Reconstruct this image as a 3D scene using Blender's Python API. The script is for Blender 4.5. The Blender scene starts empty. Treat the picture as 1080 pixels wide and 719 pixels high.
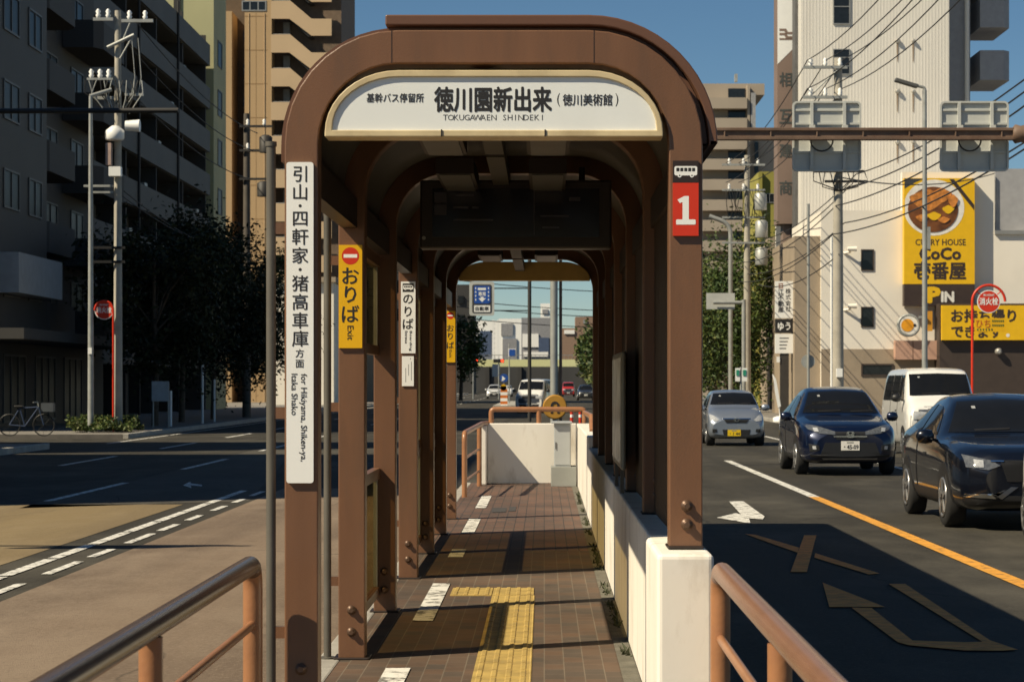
import bpy, math, random
from mathutils import Vector, Matrix
from mathutils.bvhtree import BVHTree
R = math.radians
rnd = random.Random(7)
sc = bpy.context.scene
COL = sc.collection
F = 2400.0            # focal length in photo pixels (1080 wide)
EYE = 1.65
VX, VY = 574.0, 405.0 # vanishing point of the street in the photo
def PX(x, Y): return (x - VX) * Y / F
def PZ(y, Y): return EYE + (VY - y) * Y / F
def G(x, y, z=0.0):
    Y = F * (EYE - z) / (y - VY)
    return ((x - VX) * Y / F, Y)

# ------------------------------------------------------------------ materials
MATS = {}
def pmat(name, col, rough=0.6, metal=0.0, var=0.15, scale=3.0, bump=0.0, bscale=80.0,
         dirt=0.0, dirtcol=(0.05, 0.04, 0.03), dscale=0.8, spec=0.5, coat=0.0, trans=0.0, emit=0.0, stretch=None, alpha=1.0, dthr=(0.48, 0.75)):
    if name in MATS: return MATS[name]
    m = bpy.data.materials.new(name); m.use_nodes = True
    nt = m.node_tree; N = nt.nodes; L = nt.links
    b = N['Principled BSDF']
    b.inputs['Roughness'].default_value = rough
    b.inputs['Metallic'].default_value = metal
    b.inputs['Specular IOR Level'].default_value = spec
    b.inputs['Coat Weight'].default_value = coat
    b.inputs['Coat Roughness'].default_value = 0.04
    b.inputs['Transmission Weight'].default_value = trans
    b.inputs['Alpha'].default_value = alpha
    tc = N.new('ShaderNodeTexCoord')
    vec = tc.outputs['Object']
    if stretch:
        mp = N.new('ShaderNodeMapping'); mp.inputs['Scale'].default_value = stretch
        L.new(vec, mp.inputs['Vector']); vec = mp.outputs['Vector']
    n1 = N.new('ShaderNodeTexNoise'); n1.inputs['Scale'].default_value = scale; n1.inputs['Detail'].default_value = 6
    L.new(vec, n1.inputs['Vector'])
    mr = N.new('ShaderNodeMapRange')
    mr.inputs['From Min'].default_value = 0.3; mr.inputs['From Max'].default_value = 0.7
    mr.inputs['To Min'].default_value = 1 - var; mr.inputs['To Max'].default_value = 1 + var
    L.new(n1.outputs['Fac'], mr.inputs['Value'])
    mx = N.new('ShaderNodeMix'); mx.data_type = 'RGBA'; mx.blend_type = 'MULTIPLY'
    mx.inputs['Factor'].default_value = 1.0
    mx.inputs['A'].default_value = (*col, 1)
    L.new(mr.outputs['Result'], mx.inputs['B'])
    out = mx.outputs['Result']
    if dirt > 0:
        n2 = N.new('ShaderNodeTexNoise'); n2.inputs['Scale'].default_value = dscale; n2.inputs['Detail'].default_value = 8
        n2.inputs['Roughness'].default_value = 0.65
        L.new(vec, n2.inputs['Vector'])
        r2 = N.new('ShaderNodeMapRange'); r2.inputs['From Min'].default_value = dthr[0]; r2.inputs['From Max'].default_value = dthr[1]
        r2.inputs['To Max'].default_value = dirt
        L.new(n2.outputs['Fac'], r2.inputs['Value'])
        m2 = N.new('ShaderNodeMix'); m2.data_type = 'RGBA'
        L.new(r2.outputs['Result'], m2.inputs['Factor'])
        L.new(out, m2.inputs['A']); m2.inputs['B'].default_value = (*dirtcol, 1)
        out = m2.outputs['Result']
    L.new(out, b.inputs['Base Color'])
    if bump > 0:
        n3 = N.new('ShaderNodeTexNoise'); n3.inputs['Scale'].default_value = bscale; n3.inputs['Detail'].default_value = 4
        L.new(tc.outputs['Object'], n3.inputs['Vector'])
        bp = N.new('ShaderNodeBump'); bp.inputs['Strength'].default_value = bump; bp.inputs['Distance'].default_value = 0.02
        L.new(n3.outputs['Fac'], bp.inputs['Height']); L.new(bp.outputs['Normal'], b.inputs['Normal'])
    if emit > 0:
        b.inputs['Emission Color'].default_value = (*col, 1); b.inputs['Emission Strength'].default_value = emit
    MATS[name] = m
    return m

def brickmat(name, c1, c2, mortar, bw, rh, msize=0.004, rot=(0, 0, 0), rough=0.75, offset=0.5, bump=0.3, dirt=0.35, vscale=1.2, ax=None):
    if name in MATS: return MATS[name]
    m = bpy.data.materials.new(name); m.use_nodes = True
    nt = m.node_tree; N = nt.nodes; L = nt.links; b = N['Principled BSDF']
    b.inputs['Roughness'].default_value = rough
    tc = N.new('ShaderNodeTexCoord')
    mp = N.new('ShaderNodeMapping'); mp.inputs['Rotation'].default_value = rot
    L.new(tc.outputs['Object'], mp.inputs['Vector'])
    br = N.new('ShaderNodeTexBrick'); br.offset = offset
    br.inputs['Scale'].default_value = 1.0
    br.inputs['Brick Width'].default_value = bw; br.inputs['Row Height'].default_value = rh
    br.inputs['Mortar Size'].default_value = msize; br.inputs['Mortar Smooth'].default_value = 0.2
    br.inputs['Bias'].default_value = 0.0
    br.inputs['Color1'].default_value = (*c1, 1); br.inputs['Color2'].default_value = (*c2, 1)
    br.inputs['Mortar'].default_value = (*mortar, 1)
    L.new(mp.outputs['Vector'], br.inputs['Vector'])
    n = N.new('ShaderNodeTexNoise'); n.inputs['Scale'].default_value = vscale; n.inputs['Detail'].default_value = 8
    n.inputs['Roughness'].default_value = 0.7
    L.new(tc.outputs['Object'], n.inputs['Vector'])
    mr = N.new('ShaderNodeMapRange'); mr.inputs['From Min'].default_value = 0.3; mr.inputs['From Max'].default_value = 0.7
    mr.inputs['To Min'].default_value = 1 - dirt; mr.inputs['To Max'].default_value = 1 + dirt * 0.7
    L.new(n.outputs['Fac'], mr.inputs['Value'])
    mx = N.new('ShaderNodeMix'); mx.data_type = 'RGBA'; mx.blend_type = 'MULTIPLY'; mx.inputs['Factor'].default_value = 1
    L.new(br.outputs['Color'], mx.inputs['A']); L.new(mr.outputs['Result'], mx.inputs['B'])
    L.new(mx.outputs['Result'], b.inputs['Base Color'])
    if bump:
        bp = N.new('ShaderNodeBump'); bp.invert = True; bp.inputs['Strength'].default_value = bump; bp.inputs['Distance'].default_value = 0.006
        L.new(br.outputs['Fac'], bp.inputs['Height']); L.new(bp.outputs['Normal'], b.inputs['Normal'])
    MATS[name] = m
    return m

# ------------------------------------------------------------------ objects
LOC = {}
def tag(o, label=None, cat=None, group=None, kind=None):
    if label: o['label'] = label
    if cat: o['category'] = cat
    if group: o['group'] = group
    if kind: o['kind'] = kind
    return o
def thing(name, label, cat, loc=(0, 0, 0), group=None, kind=None):
    o = bpy.data.objects.new(name, None); COL.objects.link(o)
    o.empty_display_size = 0.2
    o.location = loc; LOC[o.name] = Vector(loc)
    return tag(o, label, cat, group, kind)

TXT = {}
def text_geo(s, bold):
    k = (s, bold)
    if k in TXT: return TXT[k]
    c = bpy.data.curves.new('t', 'FONT'); c.body = s; c.size = 1; c.resolution_u = 2; c.offset = bold
    o = bpy.data.objects.new('t', c); COL.objects.link(o)
    dg = bpy.context.evaluated_depsgraph_get()
    me = bpy.data.meshes.new_from_object(o.evaluated_get(dg))
    vs = [(v.co.x, v.co.y) for v in me.vertices]; fs = [list(p.vertices) for p in me.polygons]
    bpy.data.objects.remove(o); bpy.data.curves.remove(c); bpy.data.meshes.remove(me)
    xs = [v[0] for v in vs]; ys = [v[1] for v in vs]
    TXT[k] = (vs, fs, (min(xs), max(xs), min(ys), max(ys)))
    return TXT[k]

class MB:
    def __init__(s): s.v = []; s.f = []; s.fm = []; s.sm = []; s.mats = []
    def mi(s, m):
        if m not in s.mats: s.mats.append(m)
        return s.mats.index(m)
    def add(s, verts, faces, m, smooth=False):
        o = len(s.v); s.v += [Vector(p) for p in verts]; i = s.mi(m)
        for f in faces: s.f.append([a + o for a in f]); s.fm.append(i); s.sm.append(smooth)
        return s
    def box(s, x0, x1, y0, y1, z0, z1, m):
        v = [(x0, y0, z0), (x1, y0, z0), (x1, y1, z0), (x0, y1, z0), (x0, y0, z1), (x1, y0, z1), (x1, y1, z1), (x0, y1, z1)]
        return s.add(v, [(0, 3, 2, 1), (4, 5, 6, 7), (0, 1, 5, 4), (1, 2, 6, 5), (2, 3, 7, 6), (3, 0, 4, 7)], m)
    def obox(s, c, u, v, w, hu, hv, hw, m):
        c = Vector(c); u = Vector(u).normalized() * hu; v = Vector(v).normalized() * hv; w = Vector(w).normalized() * hw
        p = [c + a * u + b * v + d * w for d in (-1, 1) for (a, b) in ((-1, -1), (1, -1), (1, 1), (-1, 1))]
        return s.add(p, [(0, 3, 2, 1), (4, 5, 6, 7), (0, 1, 5, 4), (1, 2, 6, 5), (2, 3, 7, 6), (3, 0, 4, 7)], m)
    def prism(s, poly, y0, y1, m, plane='xz', smooth=False):
        n = len(poly)
        if plane == 'xz': f = lambda p, t: (p[0], t, p[1])
        elif plane == 'yz': f = lambda p, t: (t, p[0], p[1])
        else: f = lambda p, t: (p[0], p[1], t)
        a = [f(p, y0) for p in poly] + [f(p, y1) for p in poly]
        fs = [list(range(n))[::-1], list(range(n, 2 * n))]
        s.add(a, fs, m)
        return s.add(a, [(i, (i + 1) % n, n + (i + 1) % n, n + i) for i in range(n)], m, smooth)
    def poly(s, pts, m): return s.add(pts, [list(range(len(pts)))], m)
    def band(s, outer, inner, y0, y1, m, closed=False, smooth=False):
        n = len(outer)
        a = [(p[0], y0, p[1]) for p in outer] + [(p[0], y0, p[1]) for p in inner] + [(p[0], y1, p[1]) for p in outer] + [(p[0], y1, p[1]) for p in inner]
        fs = []; fo = []
        R_ = range(n if closed else n - 1)
        for i in R_:
            j = (i + 1) % n
            fs += [(i, j, n + j, n + i), (2 * n + i, 3 * n + i, 3 * n + j, 2 * n + j)]
            fo += [(i, 2 * n + i, 2 * n + j, j), (n + i, n + j, 3 * n + j, 3 * n + i)]
        s.add(a, fs, m); s.add(a, fo, m, smooth)
        if not closed:
            s.add(a, [(0, n, 3 * n, 2 * n), (n - 1, 3 * n - 1, 4 * n - 1, 2 * n - 1)], m)
        return s
    def tube(s, pts, r, m, seg=10, cap=True, r2=None):
        pts = [Vector(p) for p in pts]; n = len(pts); vs = []; prev = None
        for i, p in enumerate(pts):
            t = (pts[min(i + 1, n - 1)] - pts[max(i - 1, 0)]).normalized()
            if prev is None:
                a = Vector((0, 0, 1)) if abs(t.z) < 0.9 else Vector((1, 0, 0))
                u = t.cross(a).normalized()
            else:
                u = (prev - t * prev.dot(t)).normalized()
            prev = u; w = t.cross(u)
            rr = r if r2 is None else r + (r2 - r) * i / (n - 1)
            vs += [p + (u * math.cos(2 * math.pi * k / seg) + w * math.sin(2 * math.pi * k / seg)) * rr for k in range(seg)]
        fs = [(i * seg + k, i * seg + (k + 1) % seg, (i + 1) * seg + (k + 1) % seg, (i + 1) * seg + k) for i in range(n - 1) for k in range(seg)]
        s.add(vs, fs, m, True)
        if cap:
            s.add(vs, [list(range(seg))[::-1], list(range((n - 1) * seg, n * seg))], m)
        return s
    def lathe(s, prof, m, c=(0, 0, 0), axis='z', seg=20, smooth=True):
        # prof: (r, h)
        vs = []; c = Vector(c); n = len(prof)
        for r, h in prof:
            for k in range(seg):
                a = 2 * math.pi * k / seg; p = (r * math.cos(a), r * math.sin(a), h)
                if axis == 'x': p = (p[2], p[0], p[1])
                elif axis == 'y': p = (p[1], p[2], p[0])
                vs.append(c + Vector(p))
        fs = [(i * seg + k, i * seg + (k + 1) % seg, (i + 1) * seg + (k + 1) % seg, (i + 1) * seg + k) for i in range(n - 1) for k in range(seg)]
        s.add(vs, fs, m, smooth)
        s.add(vs, [list(range(seg))[::-1], list(range((n - 1) * seg, n * seg))], m)
        return s
    def disc(s, c, r, m, seg=28, a0=0, a1=2 * math.pi):
        # flat, facing -Y
        c = Vector(c)
        pts = [c + Vector((r * math.cos(a0 + (a1 - a0) * k / seg), 0, r * math.sin(a0 + (a1 - a0) * k / seg))) for k in range(seg + (0 if abs(a1 - a0 - 2 * math.pi) < 1e-6 else 1))]
        return s.poly(pts, m)
    def text(s, t, m, c, w=None, h=None, u=(1, 0, 0), v=(0, 0, 1), bold=0.0, em=None):
        vs, fs, (a0, a1, b0, b1) = text_geo(t, 0.0)
        if em: kx = ky = em
        else:
            kx = w / (a1 - a0) if w else h / (b1 - b0)
            ky = h / (b1 - b0) if h else kx
        c = Vector(c); u = Vector(u); v = Vector(v); nrm = u.cross(v)
        offs = [(0, 0)] + ([(bold * math.cos(k * math.pi / 4), bold * math.sin(k * math.pi / 4)) for k in range(8)] if bold else [])
        eps = max(0.00012, 0.0006 * ky)
        for j, (dx, dy) in enumerate(offs):      # heavier strokes: shifted copies, each a hair above the last
            s.add([c + nrm * (eps * j) + u * ((x + dx - (a0 + a1) / 2) * kx) + v * ((y + dy - (b0 + b1) / 2) * ky) for x, y in vs], fs, m)
        return s
    def build(s, name, parent=None, label=None, cat=None, group=None, kind=None, bevel=0.0, loc=None, seg=2):
        me = bpy.data.meshes.new(name)
        if parent is not None: off = LOC[parent.name]
        elif loc is not None: off = Vector(loc)
        else:
            xs = [p.x for p in s.v]; ys = [p.y for p in s.v]; zs = [p.z for p in s.v]
            off = Vector(((min(xs) + max(xs)) / 2, (min(ys) + max(ys)) / 2, min(zs)))
        me.from_pydata([p - off for p in s.v], [], s.f)
        for m in s.mats: me.materials.append(m)
        me.polygons.foreach_set('material_index', s.fm); me.polygons.foreach_set('use_smooth', s.sm)
        me.validate(); me.update()
        o = bpy.data.objects.new(name, me); COL.objects.link(o)
        if parent is not None: o.parent = parent
        else: o.location = off
        LOC[o.name] = off.copy()
        if bevel:
            import bmesh
            bm = bmesh.new(); bm.from_mesh(me); bmesh.ops.remove_doubles(bm, verts=bm.verts, dist=1e-5); bmesh.ops.recalc_face_normals(bm, faces=bm.faces)
            bm.to_mesh(me); bm.free()
            md = o.modifiers.new('bevel', 'BEVEL'); md.width = bevel; md.segments = seg; md.limit_method = 'ANGLE'; md.angle_limit = R(40)
            md.harden_normals = False
        return tag(o, label, cat, group, kind)

def rounded(pts, r, n=6):
    # polyline with its inner corners rounded
    pts = [Vector(p) for p in pts]; out = [pts[0]]
    for a, b, c in zip(pts, pts[1:], pts[2:]):
        d1 = (a - b).normalized(); d2 = (c - b).normalized()
        ang = d1.angle(d2); d = min(r / math.tan(ang / 2), (a - b).length * 0.49, (c - b).length * 0.49)
        p, q = b + d1 * d, b + d2 * d
        for k in range(n + 1):
            t = k / n; out.append(p * (1 - t) ** 2 + b * 2 * t * (1 - t) + q * t * t)
    out.append(pts[-1]); return out

# ------------------------------------------------------------------ camera, world, sun
cam = bpy.data.cameras.new('camera'); co = bpy.data.objects.new('camera', cam); COL.objects.link(co)
co.location = (0, 0, EYE); co.rotation_euler = (R(90), 0, 0)
cam.sensor_width = 36; cam.lens = F / 1080 * 36
cam.shift_x = -(VX - 540) / 1080; cam.shift_y = (VY - 359.5) / 1080
cam.dof.use_dof = True; cam.dof.focus_distance = 14.0; cam.dof.aperture_fstop = 10.0
cam.clip_start = 0.1; cam.clip_end = 6000
sc.camera = co
EL = R(44.5)
LD = Vector((0.88 * math.cos(EL), 0.475 * math.cos(EL), -math.sin(EL))).normalized()   # direction the light travels
sun = bpy.data.lights.new('sun', 'SUN'); sun.energy = 5.0; sun.angle = R(0.5); sun.color = (1.0, 0.90, 0.77)
so = bpy.data.objects.new('sun', sun); COL.objects.link(so)
so.rotation_euler = LD.to_track_quat('-Z', 'Y').to_euler(); so.location = (-30, -20, 40)
w = bpy.data.worlds.new('World'); sc.world = w; w.use_nodes = True
nt = w.node_tree; bg = nt.nodes['Background']
sky = nt.nodes.new('ShaderNodeTexSky'); sky.sky_type = 'NISHITA'; sky.sun_disc = False
sky.sun_elevation = EL; sky.sun_rotation = math.atan2(-LD.x, -LD.y)
sky.altitude = 2000; sky.air_density = 1.0; sky.dust_density = 0.0; sky.ozone_density = 5.0
hs = nt.nodes.new('ShaderNodeHueSaturation'); hs.inputs['Saturation'].default_value = 1.12
nt.links.new(sky.outputs['Color'], hs.inputs['Color']); nt.links.new(hs.outputs['Color'], bg.inputs['Color']); bg.inputs['Strength'].default_value = 0.062
sc.view_settings.view_transform = 'Standard'; sc.view_settings.look = 'None'; sc.view_settings.exposure = 0.28; sc.view_settings.gamma = 1
sc.view_settings.use_curve_mapping = False
if hasattr(sc.view_settings, 'use_white_balance'):
    sc.view_settings.use_white_balance = True; sc.view_settings.white_balance_temperature = 7400; sc.view_settings.white_balance_tint = 4
sc.render.engine = 'CYCLES'
try:
    sc.cycles.use_denoising = True; sc.cycles.max_bounces = 8; sc.cycles.diffuse_bounces = 3; sc.cycles.transparent_max_bounces = 12
    sc.cycles.sample_clamp_indirect = 8
except Exception: pass

# ------------------------------------------------------------------ palette
BROWN = pmat('brown_paint', (0.165, 0.078, 0.040), 0.42, var=0.16, scale=2.5, dirt=0.5, dirtcol=(0.085, 0.055, 0.036), dscale=3.5, bump=0.06, bscale=120, stretch=(1.6, 1.6, 0.3))
BROWN2 = pmat('roof_brown_paint', (0.135, 0.062, 0.036), 0.45, var=0.12, scale=2.0, dirt=0.4, dirtcol=(0.08, 0.045, 0.035), dscale=2)
DKBROWN = pmat('dark_brown_steel', (0.022, 0.013, 0.009), 0.5, var=0.15)
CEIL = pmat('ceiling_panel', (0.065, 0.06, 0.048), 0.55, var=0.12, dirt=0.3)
SALMON = pmat('salmon_rail_paint', (0.34, 0.155, 0.072), 0.33, var=0.10, scale=4, dirt=0.45, dirtcol=(0.2, 0.09, 0.06), dscale=5, bump=0.08, bscale=60)
CREAM = pmat('cream_metal', (0.62, 0.50, 0.30), 0.4, var=0.12, scale=6, dirt=0.5, dirtcol=(0.25, 0.17, 0.08), dscale=4)
WHITEWALL = pmat('white_wall_paint', (0.82, 0.775, 0.69), 0.75, var=0.05, scale=2, dirt=0.55, dirtcol=(0.40, 0.32, 0.22), dscale=3.5, dthr=(0.52, 0.70), bump=0.03, bscale=40, stretch=(1, 1, 0.35))
SIGNW = pmat('sign_white', (0.86, 0.86, 0.83), 0.35, var=0.03, dirt=0.08, dirtcol=(0.5, 0.47, 0.4), dscale=3)
INK = pmat('sign_ink', (0.022, 0.02, 0.02), 0.5, var=0.05)
YELLOW = pmat('sign_yellow', (0.78, 0.43, 0.012), 0.4, var=0.05, dirt=0.1, dirtcol=(0.4, 0.22, 0.02), dscale=4)
RED = pmat('sign_red', (0.62, 0.035, 0.012), 0.4, var=0.05)
GALV = pmat('galvanised_steel', (0.36, 0.37, 0.35), 0.5, metal=0.3, var=0.15, dirt=0.3, dirtcol=(0.16, 0.13, 0.1), dscale=4)
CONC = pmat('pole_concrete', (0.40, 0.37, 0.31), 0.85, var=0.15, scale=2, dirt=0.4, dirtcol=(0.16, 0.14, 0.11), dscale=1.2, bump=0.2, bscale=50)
BLACK = pmat('black_plastic', (0.018, 0.017, 0.016), 0.45, var=0.1)
WIRE = pmat('wire_black', (0.02, 0.02, 0.022), 0.6, var=0.05)
GLASSDK = pmat('window_glass', (0.016, 0.019, 0.022), 0.10, var=0.2, spec=0.35)
GLASSL = pmat('shaded_window_glass', (0.012, 0.014, 0.017), 0.3, var=0.3, spec=0.07)
STEEL = pmat('bolt_steel', (0.12, 0.07, 0.045), 0.4, metal=0.4, var=0.2)
RUST = pmat('rusty_beam', (0.15, 0.095, 0.065), 0.65, var=0.25, scale=2, dirt=0.8, dirtcol=(0.10, 0.035, 0.015), dscale=1.5, bump=0.1)
WHITEP = pmat('road_paint_white', (0.72, 0.70, 0.64), 0.7, var=0.12, scale=6, dirt=0.9, dirtcol=(0.07, 0.063, 0.05), dscale=9, dthr=(0.50, 0.60))
ORANGEP = pmat('road_paint_orange', (0.72, 0.33, 0.045), 0.7, var=0.12, scale=6, dirt=0.7, dirtcol=(0.13, 0.075, 0.035), dscale=9, dthr=(0.52, 0.62))
ORANGESH = pmat('road_paint_shade_orange', (0.88, 0.28, 0.04), 0.8, var=0.2, scale=6, dirt=0.3, dirtcol=(0.12, 0.05, 0.025), dscale=9, dthr=(0.52, 0.64))  # orange reddened in its colour to offset the blue shade over these marks
# ------------------------------------------------------------------ ground, roads, pavements
def sheet(name, x0, x1, y0, y1, z, m, kind='structure', ny=1):
    mb = MB(); mb.poly([(x0, y0, z), (x1, y0, z), (x1, y1, z), (x0, y1, z)], m)
    return mb.build(name, kind=kind, loc=(0, 0, 0))
def roadmat(name, base, light, dark, crack):
    m = bpy.data.materials.new(name); m.use_nodes = True
    nt = m.node_tree; N = nt.nodes; L = nt.links; b = N['Principled BSDF']; b.inputs['Roughness'].default_value = 0.86
    b.inputs['Specular IOR Level'].default_value = 0.3
    tc = N.new('ShaderNodeTexCoord')
    def noise(scale, st, det=6, rough=0.6):
        mp = N.new('ShaderNodeMapping'); mp.inputs['Scale'].default_value = st
        L.new(tc.outputs['Object'], mp.inputs['Vector'])
        n = N.new('ShaderNodeTexNoise'); n.inputs['Scale'].default_value = scale; n.inputs['Detail'].default_value = det; n.inputs['Roughness'].default_value = rough
        L.new(mp.outputs['Vector'], n.inputs['Vector']); return n.outputs['Fac']
    def ramp(src, a, b_, c, d):
        r_ = N.new('ShaderNodeMapRange'); r_.inputs['From Min'].default_value = a; r_.inputs['From Max'].default_value = b_; r_.inputs['To Min'].default_value = c; r_.inputs['To Max'].default_value = d
        L.new(src, r_.inputs['Value']); return r_.outputs['Result']
    def mix(f, a, b_, mode='MIX'):
        x = N.new('ShaderNodeMix'); x.data_type = 'RGBA'; x.blend_type = mode
        if isinstance(f, float): x.inputs['Factor'].default_value = f
        else: L.new(f, x.inputs['Factor'])
        for s_, v in (('A', a), ('B', b_)):
            if isinstance(v, tuple): x.inputs[s_].default_value = (*v, 1)
            else: L.new(v, x.inputs[s_])
        return x.outputs['Result']
    col = mix(ramp(noise(0.9, (1, 0.05, 1)), 0.42, 0.62, 0, 0.75), base, dark)          # tyre tracks
    col = mix(ramp(noise(0.35, (1, 0.5, 1), 8, 0.7), 0.48, 0.66, 0, 0.8), col, light)   # worn patches
    col = mix(ramp(noise(26, (1, 1, 1), 5, 0.85), 0.50, 0.72, 0, 0.9), col, light)      # aggregate
    col = mix(ramp(noise(31, (1, 0.7, 1), 4, 0.85), 0.55, 0.72, 0, 0.8), col, dark)
    col = mix(ramp(noise(1.7, (1, 0.25, 1), 8, 0.75), 0.60, 0.72, 0, 0.6), col, dark)   # stains
    mp = N.new('ShaderNodeMapping'); mp.inputs['Scale'].default_value = (1, 0.45, 1); L.new(tc.outputs['Object'], mp.inputs['Vector'])
    wob = N.new('ShaderNodeTexNoise'); wob.inputs['Scale'].default_value = 1.5; wob.inputs['Detail'].default_value = 6; L.new(mp.outputs['Vector'], wob.inputs['Vector'])
    va = N.new('ShaderNodeMix'); va.data_type = 'VECTOR'; va.inputs['Factor'].default_value = 0.35; L.new(mp.outputs['Vector'], va.inputs['A']); L.new(wob.outputs['Color'], va.inputs['B'])
    v = N.new('ShaderNodeTexVoronoi'); v.feature = 'DISTANCE_TO_EDGE'; v.inputs['Scale'].default_value = 0.55; L.new(va.outputs['Result'], v.inputs['Vector'])
    ck = ramp(v.outputs['Distance'], 0.0, 0.007, crack, 0)
    msk = N.new('ShaderNodeMath'); msk.operation = 'MULTIPLY'; L.new(ck, msk.inputs[0]); L.new(ramp(noise(0.3, (1, 1, 1)), 0.45, 0.6, 0, 1), msk.inputs[1])
    col = mix(msk.outputs[0], col, (0.012, 0.011, 0.01))
    L.new(col, b.inputs['Base Color'])
    bp = N.new('ShaderNodeBump'); bp.inputs['Strength'].default_value = 0.5; bp.inputs['Distance'].default_value = 0.015
    L.new(noise(90, (1, 1, 1), 4), bp.inputs['Height']); L.new(bp.outputs['Normal'], b.inputs['Normal'])
    return m
ASPH = roadmat('asphalt', (0.040, 0.036, 0.028), (0.095, 0.086, 0.068), (0.021, 0.019, 0.015), 0.9)
GROUNDM = pmat('ground_grey', (0.12, 0.115, 0.105), 0.9, var=0.25, scale=0.1)
PAVEM = brickmat('pavement_slabs', (0.24, 0.22, 0.19), (0.20, 0.185, 0.165), (0.1, 0.09, 0.08), 0.6, 0.3, 0.006)
KERBM = pmat('kerb_concrete', (0.36, 0.34, 0.30), 0.85, var=0.15, scale=3, dirt=0.4, dirtcol=(0.14, 0.12, 0.1), dscale=2, bump=0.1)
TAN = roadmat('tan_lane_surface', (0.225, 0.165, 0.085), (0.28, 0.215, 0.13), (0.155, 0.115, 0.068), 0.5)
PINK = roadmat('brown_lane_surface', (0.205, 0.15, 0.106), (0.29, 0.225, 0.165), (0.105, 0.075, 0.055), 0.6)
sheet('ground', -1500, 1500, -200, 3000, -0.05, GROUNDM)
sheet('road', -12.6, 9.95, -40, 1200, 0.0, ASPH)
sheet('coloured_lane', -12.3, -4.95, -40, 31.2, 0.004, TAN)
sheet('bus_lane', -4.12, -1.27, -40, 36.0, 0.004, PINK)
def pave(x0, x1, y0, y1, kx, kw=0.18):
    MB().box(x0, x1, y0, y1, -0.04, 0.13, PAVEM).build('pavement', kind='structure', loc=(0, 0, 0))
    mb = MB()
    y = y0
    while y < min(y1, 260):
        mb.box(min(kx, kx + kw), max(kx, kx + kw), y, min(y + 1.98, y1), -0.03, 0.15, KERBM); y += 2.0
    if y1 > 260: mb.box(min(kx, kx + kw), max(kx, kx + kw), 260, y1, -0.03, 0.15, KERBM)
    mb.build('kerb', kind='structure', loc=(0, 0, 0), bevel=0.02)
pave(-60, -12.78, -40, 58, -12.6, -0.18)
pave(-60, -12.78, 69, 700, -12.6, -0.18)
pave(10.13, 60, -40, 700, 9.95)
sheet('side_street', -60, -12.6, 58, 69, -0.002, ASPH)

MB().poly([(*G(x, y), 0.004) for x, y in ((20, 536), (60, 524), (150, 505), (300, 466), (306, 480), (262, 528.5))][::-1], roadmat('paler_shade_asphalt', (0.075, 0.068, 0.055), (0.11, 0.10, 0.085), (0.05, 0.045, 0.036), 0.9)).build('paler_shade_patch', kind='structure', loc=(0, 0, 0))  # paler asphalt colour stands in for the lighter part of the road shade
# painted lines
def lines(name, rects, m, z=0.008):
    mb = MB()
    for (x0, x1, y0, y1) in rects: mb.poly([(x0, y0, z), (x1, y0, z), (x1, y1, z), (x0, y1, z)], m)
    return mb.build(name, kind='structure', loc=(0, 0, 0))
rr = []
y = 8.0
while y < 34:
    d = 1.75 + rnd.random() * 0.2
    rr.append((-4.70, -4.58, y, y + d)); rr.append((-4.36, -4.27, y + 0.15, y + d * (0.6 + 0.3 * rnd.random()))); y += d + 0.12
lines('lane_edge_line', rr, WHITEP)
lines('lane_line', [(-7.05, -6.92, y, y + 6) for y in range(-28, 400, 12)], WHITEP)
lines('lane_line', [(-9.85, -9.72, y, y + 6) for y in range(-26, 400, 12)], WHITEP)
lines('kerb_line', [(-12.15, -12.03, 63, 400)], WHITEP)
lines('lane_edge_line', [(3.86, 4.02, 33.2, 49)], WHITEP)
lines('lane_edge_line', [(3.86, 4.02, -40, 33.2)], ORANGEP)
lines('lane_line', [(6.9, 7.03, y, y + 6) for y in range(-30, 400, 12)], WHITEP)
lines('lane_edge_line', [(1.6, 1.74, y, y + 3.5) for y in (41, 46.5, 52, 57.5)], WHITEP)
def ground_poly(name, pts, m, z=0.009):
    mb = MB()
    for p in pts: mb.poly([(*G(x, y), z) for x, y in p], m)
    return mb.build(name, kind='structure', loc=(0, 0, 0))
ground_poly('merge_arrow', [[(769, 529), (784, 529), (806.5, 545), (804.5, 548), (790, 547), (791.5, 552.5), (756, 546.3), (776, 541.4), (781.5, 543)][::-1]], WHITEP)
z8 = lambda l: [(780 + a / 3.593, 519 + b / 3.593) for a, b in l]
ground_poly('turn_arrow', [z8([(565, 350), (628, 350), (950, 565), (1055, 600), (1000, 604), (850, 603), (640, 583), (600, 572), (425, 441), (500, 441), (655, 565), (850, 572), (920, 570)])[::-1],
                           z8([(315, 345), (552, 438), (340, 438)])[::-1]], ORANGESH)
ground_poly('cross_mark', [z8([(245, 165), (291, 165), (255, 305), (193, 305)])[::-1], z8([(20, 160), (60, 163), (225, 212), (221, 232)])[::-1], z8([(287, 233), (530, 310), (490, 314), (283, 250)])[::-1]], ORANGESH)
ground_poly('small_arrow', [[(193, 512), (201, 508), (201, 510), (213, 511.5), (213, 513), (201, 512), (202, 515)][::-1]], WHITEP)

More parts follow.
